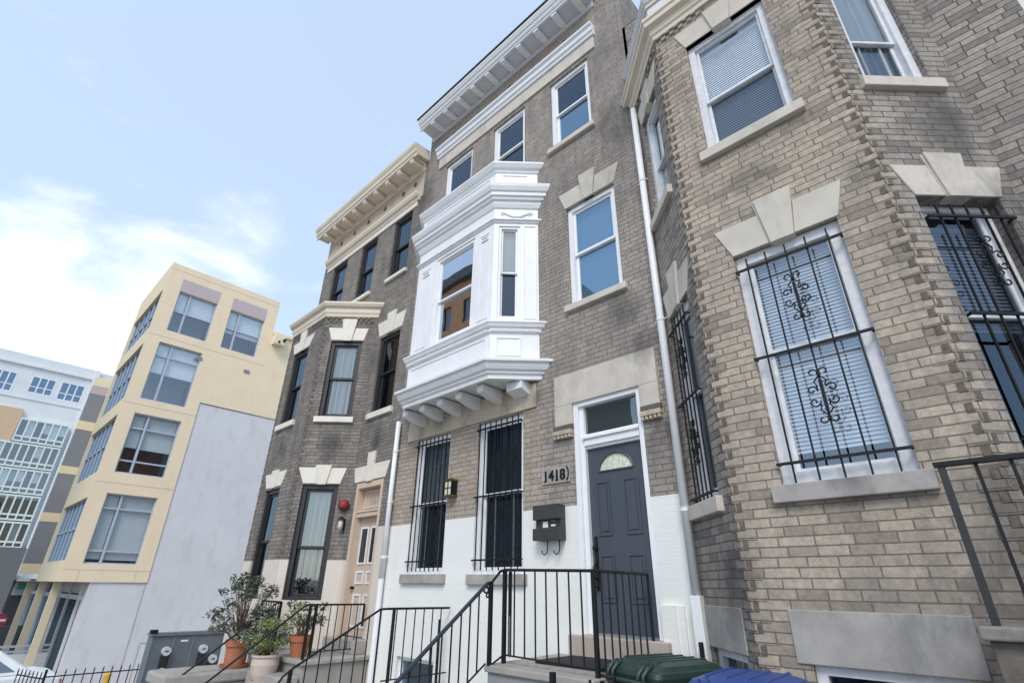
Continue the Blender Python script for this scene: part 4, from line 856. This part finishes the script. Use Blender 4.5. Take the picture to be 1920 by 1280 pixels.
# short fence posts by the middle stoop
fp = thing('iron_fence', 'tips of a low black fence just below the middle stoop', 'fence', (-3, 3.6, -1.6))
for x, y, z, w_ in ((-3.13, 3.78, -.615, .02), (-2.87, 3.93, -.655, .008), (-2.80, 4.0, -.66, .012), (-2.72, 4.05, -.63, .010)):
    mb('black_iron').box(WORLD, x-w_, x+w_, -y-w_, -y+w_, -1.7, z).build('post', fp)
mb('black_iron').box(WORLD, -3.3, -2.6, -3.96, -3.94, -.78, -.76).build('rail', fp)
sp = mb('black_iron').tube([(-2.40, 4.98, -1.7), (-2.40, 4.98, -.42)], .022, 10).build('vent_pipe'); tag(sp, 'short black pipe beside the white downspout behind the green bin', 'pipe')
# ================================================================ BINS
def wheelie(name_label, x, y, zt, rot, mat, sz=(.30, .36)):
    T = thing('wheelie_bin', name_label, 'wheelie bin', (x, y, gz(x)), 'wheelie bins by the stoop')
    ca, sa = math.cos(rot), math.sin(rot)
    def P(a, b, z): return (x+a*ca-b*sa, y+a*sa+b*ca, z)
    def ring(hx, hy, z, r_=.07, n=5, oy=0):
        pts = []
        for cx, cy, a0 in ((1, 1, 0), (-1, 1, 90), (-1, -1, 180), (1, -1, 270)):
            for k in range(n+1):
                a = math.radians(a0+90*k/n); pts.append(P(cx*(hx-r_)+r_*math.cos(a), cy*(hy-r_)+r_*math.sin(a)+oy, z))
        return pts
    def loft(b, rings_, cap=True):
        for A, B in zip(rings_, rings_[1:]):
            n = len(A)
            for k in range(n): b.face([A[k], A[(k+1) % n], B[(k+1) % n], B[k]])
        if cap: b.face(rings_[-1])
    hx, hy = sz; z0 = gz(x)+.03; zr = zt-.10
    b = mb(mat); loft(b, [ring(hx*.74, hy*.70, z0), ring(hx*.95, hy*.95, zr-.08), ring(hx*1.02, hy*1.02, zr-.075), ring(hx*1.02, hy*1.02, zr)], cap=False); b.face(ring(hx*.74, hy*.70, z0)); b.build('body', T)
    b = mb(mat); loft(b, [ring(hx*1.06, hy*1.08, zr-.035), ring(hx*1.09, hy*1.10, zr), ring(hx*1.07, hy*1.08, zr+.035), ring(hx*1.0, hy*1.0, zr+.045), ring(hx*.93, hy*.92, zr+.075, .1), ring(hx*.74, hy*.72, zr+.098, .12)])
    for i_ in (-.62, -.2, .22, .62): 
        b.hexa([P(hx*(i_-.05), -hy*.9, zr+.05), P(hx*(i_+.05), -hy*.9, zr+.05), P(hx*(i_+.05), hy*.9, zr+.05), P(hx*(i_-.05), hy*.9, zr+.05), P(hx*(i_-.03), -hy*.72, zr+.108), P(hx*(i_+.03), -hy*.72, zr+.108), P(hx*(i_+.03), hy*.72, zr+.108), P(hx*(i_-.03), hy*.72, zr+.108)])
    lid = b.build('lid', T, bevel=.006)
    h = mb(mat)
    for i_ in (-.6, .6):
        for j in (-.03, .03):
            pts = [P(hx*i_+j, -hy*.88, zr+.075), P(hx*i_+j, -hy*1.04, zr+.06), P(hx*i_+j, -hy*1.18, zr+.015), P(hx*i_+j, -hy*1.2, zr-.05)]; h.tube(pts, .018, 6)
    h.tube([P(-hx*.95, -hy*1.2, zr-.04), P(hx*.95, -hy*1.2, zr-.04)], .018, 8); h.build('handle', T, smooth=True)
    for i_ in (-1, 1):
        wv = mb('black_rubber'); wv.tube([P(i_*hx*.80, -hy*.85, gz(x)+.12), P(i_*hx*.97, -hy*.85, gz(x)+.12)], .12, 18); wv.build('wheel', T)
    return T
wheelie('dark green wheelie bin beside the blue bin, its lid against the stoop', -2.54, 4.56, -.52, math.radians(-18), 'bin_green', (.31, .37))
tb_ = wheelie('blue wheelie bin beside the green bin, in front of the brick bay', -1.60, 3.94, -.495, math.radians(4), 'bin_blue', (.30, .36))
mb('sign_white').box(WORLD, -1.78, -1.52, -4.17, -4.12, -.54, -.513).build('lid_sticker', [c for c in bpy.data.objects if c.name.startswith('lid') and c.parent == tb_][0])
# ================================================================ YELLOW BUILDING
k_ = 1.25
YB = thing('apartment_building', 'pale yellow building with big blinds behind square windows and a grey side wall', 'building', (-30, 6, -3.2))
FY = Fr(-25, 0, 0, 1)      # u = y
def K(*a): return tuple(v*k_ for v in a)
wins = [K(3.10, 4.41, 8.06, 9.68), K(4.90, 6.21, 8.02, 9.65), K(3.02, 4.40, 5.50, 7.58), K(3.02, 4.40, 3.08, 5.0), K(3.03, 4.385, .47, 2.45)]
b = mb('stucco_yellow'); b.wall(FY, 2.62*k_, 6.64*k_, 5.79*k_, 10.70*k_, wins, .22); b.wall(FY, 2.62*k_, 4.775*k_, -.01*k_, 5.79*k_, wins, .22)
b.mat('brown_soffit').face([(-25, 2.62*k_, -.015), (-25, 4.2, -.015), (-47, 4.2, -.015), (-47, 2.62*k_, -.015)])
b.mat('stucco_bright')
FS = Fr(-30.6, 2.62*k_, 1, 0)
ribs = [K(3.1, 4.9), K(5.6, 7.5), K(8.1, 9.7)]
sh = [(.25, 5.4, K(.55)[0], K(2.3)[0]), (.25, 5.4, K(3.05)[0], K(4.9)[0]), (.25, 5.4, K(5.45)[0], K(7.45)[0]), (.25, 5.4, K(8.05)[0], K(9.6)[0])]
b.wall(FS, 0, 5.6, -.01, 10.70*k_, sh, .25)
b.face([(-30.6, 2.62*k_, 0), (-30.6, 2.62*k_, 10.7*k_), (-30.6, 12, 10.7*k_), (-30.6, 12, 0)])
b.box(WORLD, -47, -30.6, -12, -5.3, 0, 10.4*k_)
b.box(WORLD, -30.6, -25.3, -14, -6.64*k_-.02, 3, 9.2*k_)
b.mat('stucco_yellow').face([(-25, 2.62*k_, 10.7*k_), (-25, 6.64*k_, 10.7*k_), (-30.6, 6.64*k_, 10.7*k_), (-30.6, 2.62*k_, 10.7*k_)])
b.face([(-25, 6.64*k_, 5.79*k_), (-25, 6.64*k_, 10.7*k_), (-30.6, 6.64*k_, 10.7*k_), (-30.6, 6.64*k_, 5.79*k_)])
b.mat('stucco_yellow').box(FY, 6.64*k_, 14, -3, 0, 5.79*k_, 9.2*k_).mat('stucco_bright').box(FY, 6.65*k_, 14, -3, .12, 9.2*k_, 9.32*k_).box(FY, 6.68*k_, 7.1*k_, 0, .35, 8.75*k_, 9.2*k_).mat('black_iron').box(FY, 7.0*k_, 7.08*k_, .35, .5, 8.9*k_, 9.0*k_).box(FY, 6.82*k_, 6.88*k_, .35, .45, 8.8*k_, 8.87*k_)
b.mat('dark_room').face([(-30.4, 3.4, .1), (-30.4, 8.2, .1), (-30.4, 8.2, 13.2), (-30.4, 3.4, 13.2)])
b.build('wall', YB)
b = mb('stucco_lilac'); b.box(FY, 4.785*k_, 14, -6, -.035, -3.6, 5.77*k_).box(FY, 4.2, 4.785*k_, -6, -.05, -3.6, -.02)
b.build('grey_wall', YB)
for z in (10.45*k_, 7.78*k_, 5.28*k_, 2.75*k_, .30*k_): mb('joint').box(FY, 2.62*k_, (6.64 if z > 7 else 4.77)*k_, 0, .004, z, z+.015).build('stucco_joint', YB)
for u in (3.02*k_, 4.41*k_): mb('joint').box(FY, u, u+.012, 0, .004, -.01, .29*k_).build('stucco_joint', YB)
b = mb('joint')
mb('joint').box(FY, 5.93, 5.95, -.034, -.03, -3.4, -.03).build('wall_joint', YB)
b.box(FY, 6.3, 7.2, -.034, -.03, -2.06, -2.02).box(FY, 6.3, 6.34, -.034, -.03, -3.4, -2.06)
b.build('wall_panel_outline', YB)
mb('stucco_pink').box(FY, 3.09*k_, 4.42*k_, 0, .006, 9.70*k_, 10.18*k_).box(FY, 4.9*k_, 6.22*k_, 0, .006, 9.67*k_, 10.16*k_).build('pink_panel', YB)
def bigwin(H, F, h, mull, bars, bl_z, room_or_reflection='room_blue', extra=None):
    u0, u1, z0, z1 = h; f = mb('mullion_grey'); t = .05
    f.box(F, u0, u0+t, -.2, -.1, z0, z1).box(F, u1-t, u1, -.2, -.1, z0, z1).box(F, u0+t, u1-t, -.2, -.1, z1-t, z1).box(F, u0+t, u1-t, -.2, -.1, z0, z0+t).box(F, mull, mull+.08, -.2, -.09, z0+t, z1-t)
    for z in bars: f.box(F, u0+t, mull, -.19, -.1, z, z+.06).box(F, mull+.08, u1-t, -.19, -.1, z, z+.06)
    w_ = f.build('window', H)
    mb('glass_far').box(F, u0+t, u1-t, -.155, -.15, z0+t, z1-t).build('pane', w_)
    if bl_z is not None: mb('blind_white').box(F, u0+t, mull-.02, -.24, -.23, bl_z, z1-t).box(F, mull+.05, u1-t, -.24, -.23, bl_z-.02, z1-t).build('blind', w_)
    mb(room_or_reflection).box(F, u0, u1, -1.4, -1.35, z0, z1).box(F, u0, u1, -1.35, -.3, z0-.05, z0).build('room_or_reflection', w_)
bigwin(YB, FY, wins[0], 3.46*k_, [8.85*k_], 8.95*k_); bigwin(YB, FY, wins[1], 5.25*k_, [8.85*k_], 8.72*k_)
bigwin(YB, FY, wins[2], 3.42*k_, [7.08*k_], 6.5*k_); bigwin(YB, FY, wins[3], 3.42*k_, [4.5*k_, 3.45*k_], 3.9*k_, 'red_reflection'); bigwin(YB, FY, wins[4], 3.42*k_, [2.0*k_, .80*k_], .6*k_)
for h in sh:
    f = mb('mullion_grey'); n = 6
    for k in range(n+1): f.box(FS, h[0]+(h[1]-h[0])*k/n-.03, h[0]+(h[1]-h[0])*k/n+.03, -.2, -.1, h[2], h[3])
    f.box(FS, h[0], h[1], -.2, -.1, (h[2]+h[3])/2, (h[2]+h[3])/2+.05); w_ = f.build('window', YB)
    mb('glass_sky').box(FS, h[0], h[1], -.16, -.15, h[2], h[3]).build('pane', w_)
# set-back wing seen edge on
FG = Fr(-45, 0, 0, 1); kk = 1.25
b = mb('grey_panel'); b.box(FG, 3.9, 9, -.5, 0, .5, 13.0)
b.mat('stucco_bright')
for z0, z1 in ((12.55, 13.2), (9.38, 9.98), (6.4, 6.9), (3.4, 3.95), (.4, .95)): b.box(FG, 3.88, 9, -.55, .02, z0, z1)
b.mat('stucco_pink').box(FG, 3.88, 9, -.52, .015, 11.95, 12.55)
b.build('wing', YB)
# ground floor shopfront under the overhang
b = mb('shop_grey'); b.box(WORLD, -46, -25.3, -5.0, -4.25, -4, -.02); b.build('shop_wall', YB)
b = mb('glass_sky'); b.box(WORLD, -44, -25.6, -4.22, -4.2, -3.2, -.4); b.build('shop_glass', YB)
b = mb('white_panel')
for k in range(9): b.box(WORLD, -25.9-2.1*k, -25.75-2.1*k, -4.24, -4.12, -3.4, -.1)
b.box(WORLD, -44, -25.6, -4.24, -4.14, -.6, -.45); b.build('shop_mullion', YB)
for x in (-27.4, -31.0, -35.0): mb('stucco_bright').box(WORLD, x-.10, x+.10, -3.72, -3.48, -6, 0).build('column', YB)
# ================================================================ WHITE BUILDING
ks = 1.76
WB = thing('apartment_building', 'tall white panelled apartment block with a green tinted glazed bay at the far left', 'building', (-95, 0, -6))
FX = Fr(-50*ks, 0, 0, 1)
def Q(*a): return tuple(v*ks for v in a)
ww = [Q(.80, 2.15, 12.4, 13.7), Q(2.5, 3.9, 12.3, 13.74), Q(-1.3, -.08, 12.2, 13.68), Q(-3.4, -2.0, 12.2, 13.68)]
b = mb('white_panel'); b.wall(FX, -16, 4.2*ks, -8, 15.15*ks, ww, .25); b.box(FX, 4.2*ks+.0, 5.6*ks, -10, -.3, -8, 15.1*ks); b.box(FX, -16, 4.2*ks, -12, -1.2, -8, 15.1*ks); b.box(FX, -16, 4.2*ks, -1, .25, 14.3*ks, 14.45*ks).box(FX, -16, 4.2*ks, -1, .1, 11.9*ks, 12.0*ks)
b.mat('sign_white').box(FX, 4.15*ks, 4.48*ks, -1, .5, .3*ks, 15.1*ks)
b.mat('orange_panel').box(FX, -2, 1.08*ks, 0, .6, 8.75*ks, 11.1*ks).mat('stucco_pink2').box(FX, -3, .40*ks, 0, .5, 1*ks, 8.75*ks).mat('shop_grey').box(FX, -16, 4.2*ks, 0, .8, -8, 2.0*ks)
b.build('wall', WB)
for h in ww:
    f = mb('sign_white'); n = 3
    for k in range(n+1): f.box(FX, h[0]+(h[1]-h[0])*k/n-.07, h[0]+(h[1]-h[0])*k/n+.07, -.2, .02, h[2], h[3])
    f.box(FX, h[0], h[1], -.2, .0, h[2], h[2]+.15).box(FX, h[0], h[1], -.2, .0, h[3]-.15, h[3]).box(FX, h[0], h[1], -.2, 0, h[2]+.35*(h[3]-h[2]), h[2]+.35*(h[3]-h[2])+.12); w_ = f.build('window', WB)
    mb('glass_sky').box(FX, h[0], h[1], -.16, -.15, h[2], h[3]).mat('room_blue').box(FX, h[0], h[1], -.6, -.5, h[2], h[3]).build('pane', w_)
for r_ in range(5):
    z1 = (10.45-1.72*r_)*ks; z0 = z1-1.62*ks; f = mb('mullion_green'); u0, u1 = (1.15 if r_ == 0 else .45)*ks, 3.85*ks; n = 6 if r_ == 0 else 8
    for k in range(n+1): f.box(FX, u0+(u1-u0)*k/n-.075, u0+(u1-u0)*k/n+.075, 0, .75, z0, z1)
    for z in (z0, z0+.32*ks, z1-.08*ks): f.box(FX, u0, u1, 0, .72, z, z+.2)
    w_ = f.build('glazed_bay', WB)
    g = mb('glass_far'); g.box(FX, u0, u1, .5, .52, z0, z1); g.mat('dark_room').box(FX, u0, u1, -.1, .05, z0, z1).mat('blind')
    rw = random.Random(r_)
    for k in range(n):
        if rw.random() < (.8 if r_ == 0 else .35): g.mat(rw.choice(['blind_white', 'mullion_green', 'blind_grey'])).box(FX, u0+(u1-u0)*k/n+.1, u0+(u1-u0)*(k+1)/n-.1, .3, .32, z0+(.5 if rw.random() < .6 else 1.4), z1-.1)
    g.build('pane', w_)
# ---------------------------------------------------------------- street furniture far left
sg = mb('shop_grey').box(Fr(-40, 0, 0, 1), 3.4, 4.9, -.5, -.2, -4.5, .1).mat('sign_white').box(Fr(-40, 0, 0, 1), 3.5, 4.05, -.2, -.1, -.70, .08).mat('teal_sign').box(Fr(-40, 0, 0, 1), 3.62, 4.0, -.1, -.08, -.42, -.1)
tag(sg.build('shop_sign'), 'dark shop pillar carrying a white and teal sign beyond the yellow building', 'sign')
gw = mb('shop_grey').box(Fr(-38, 0, 0, 1), 1.0, 4.6, -.6, 0, -4, -2.05).build('planter_wall'); tag(gw, 'plain dark grey low wall under the round red sign', 'low wall')
rw_ = thing('ramp_wall', 'pale concrete ramp wall topped by a blue grey double rail at the bottom left', 'ramp wall', (-28, 3, -3.1))
FRm = Fr(-28, 0, 0, 1)
mb('white_panel').box(FRm, -2, 4.45, -.3, 0, -3.6, -2.42).build('wall', rw_); mb('mullion_grey').box(FRm, -2, 4.6, -.05, .03, -2.36, -2.30).build('rail', rw_); mb('mullion_grey').box(FRm, -2, 4.6, -.05, .03, -2.20, -2.13).build('rail', rw_)
for k in range(7): mb('mullion_grey').box(FRm, -1.5+k, -1.45+k, -.03, .01, -2.45, -2.13).build('rail_post', rw_)
for k in range(3): mb('steel_trim').box(FY, 5.3+2.1*k, 5.55+2.1*k, .0, .03, 7.3*k_, 7.42*k_).build('wall_vent', YB)
car = thing('parked_car', 'white parked car half out of the frame at the bottom left corner', 'car', (-17.9, 1.0, gz(-17.9)))
FC = Fr(-17.1, 0, 0, 1); zc0 = gz(-17.9)
cbm = mb('sign_white'); cbm.prism(FC, [(-1.5, zc0+.25), (2.85, zc0+.25), (2.98, zc0+.55), (2.92, zc0+.88), (2.6, zc0+.95), (-1.5, zc0+.93)], -1.75, 0)
cbm.hexa([FC.P(-1.0, -.06, zc0+.93), FC.P(2.45, -.06, zc0+.95), FC.P(2.45, -1.69, zc0+.95), FC.P(-1.0, -1.69, zc0+.93), FC.P(-.4, -.26, zc0+1.40), FC.P(1.75, -.26, zc0+1.40), FC.P(1.75, -1.5, zc0+1.40), FC.P(-.4, -1.5, zc0+1.40)]); cbm.build('body', car, bevel=.05)
for u0_, u1_, v0_, v1_ in ((-.62, .55, -.28, .55), (.65, 2.12, .65, 1.62)):
    mb('glass_dark').hexa([FC.P(u0_, -.085, zc0+1.0), FC.P(u1_, -.085, zc0+1.0), FC.P(u1_, -.12, zc0+1.0), FC.P(u0_, -.12, zc0+1.0), FC.P(v0_, -.205, zc0+1.34), FC.P(v1_, -.205, zc0+1.34), FC.P(v1_, -.25, zc0+1.34), FC.P(v0_, -.25, zc0+1.34)]).build('side_window', car)
for u_ in (-.6, 2.0): mb('black_rubber').tube([FC.P(u_, .01, zc0+.32), FC.P(u_, -.2, zc0+.32)], .32, 20).build('wheel', car)
mb('sign_red').box(FC, 2.86, 2.96, -.3, -.02, zc0+.62, zc0+.82).build('tail_light', car)
ns = thing('no_entry_sign', 'round red no entry sign with a white bar at the left edge', 'road sign', (-30, 2.55, -3.1))
FN = Fr(-30, 2.55, 0, 1); n = 24
m_ = mb('sign_red'); m_.prism(FN, [(.24*math.cos(2*math.pi*k/n), -1.40+.24*math.sin(2*math.pi*k/n)) for k in range(n)], 0, .02); m_.build('disc', ns)
mb('sign_white').box(FN, -.2, .2, .02, .028, -1.44, -1.36).build('bar', ns); mb('steel_trim').tube([(-30.03, 2.55, -3.4), (-30.03, 2.55, -1.1)], .03, 8).build('pole', ns)
bo = mb('yellow_post').tube([(-19, 4.25, -2.9), (-19, 4.25, -2.25)], .09, 12).lathe((-19, 4.25, -2.25), [(.09, 0), (.07, .05), (0, .08)], 12).build('bollard'); tag(bo, 'yellow bollard behind the spiked iron fence', 'bollard')
# ================================================================ ACROSS THE STREET (seen in the window reflections)
OB = thing('apartment_building', 'orange brick apartment block across the street, seen reflected in the bay window', 'building', (-28, -18, -3))
b = mb('brick_orange'); FO = Fr(-20, -12, -1, 0)
hs = [(1.2+3.1*i, 2.9+3.1*i, 1.2+3.3*j, 3.2+3.3*j) for i in range(5) for j in range(6)]
b.wall(FO, 0, 17, 10, 22, hs, .2).mat('shop_green').wall(FO, 0, 17, -4, 10, hs, .2).mat('brick_orange'); b.mat('shop_green').box(WORLD, -37, -20, 12.4, 24, -4, 21.9); b.build('wall', OB)
mb('shop_grey').box(FO, -.4, 17.4, -.3, .5, 21.3, 22.1).build('cornice', OB)
for h in hs:
    f = mb('black_frame').box(FO, h[0], h[0]+.08, -.2, -.1, h[2], h[3]).box(FO, h[1]-.08, h[1], -.2, -.1, h[2], h[3]).box(FO, (h[0]+h[1])/2-.04, (h[0]+h[1])/2+.04, -.2, -.1, h[2], h[3]).build('window', OB)
    mb('grey_panel').box(FO, h[0], h[1], -.22, -.18, h[2], h[3]).build('pane', f)
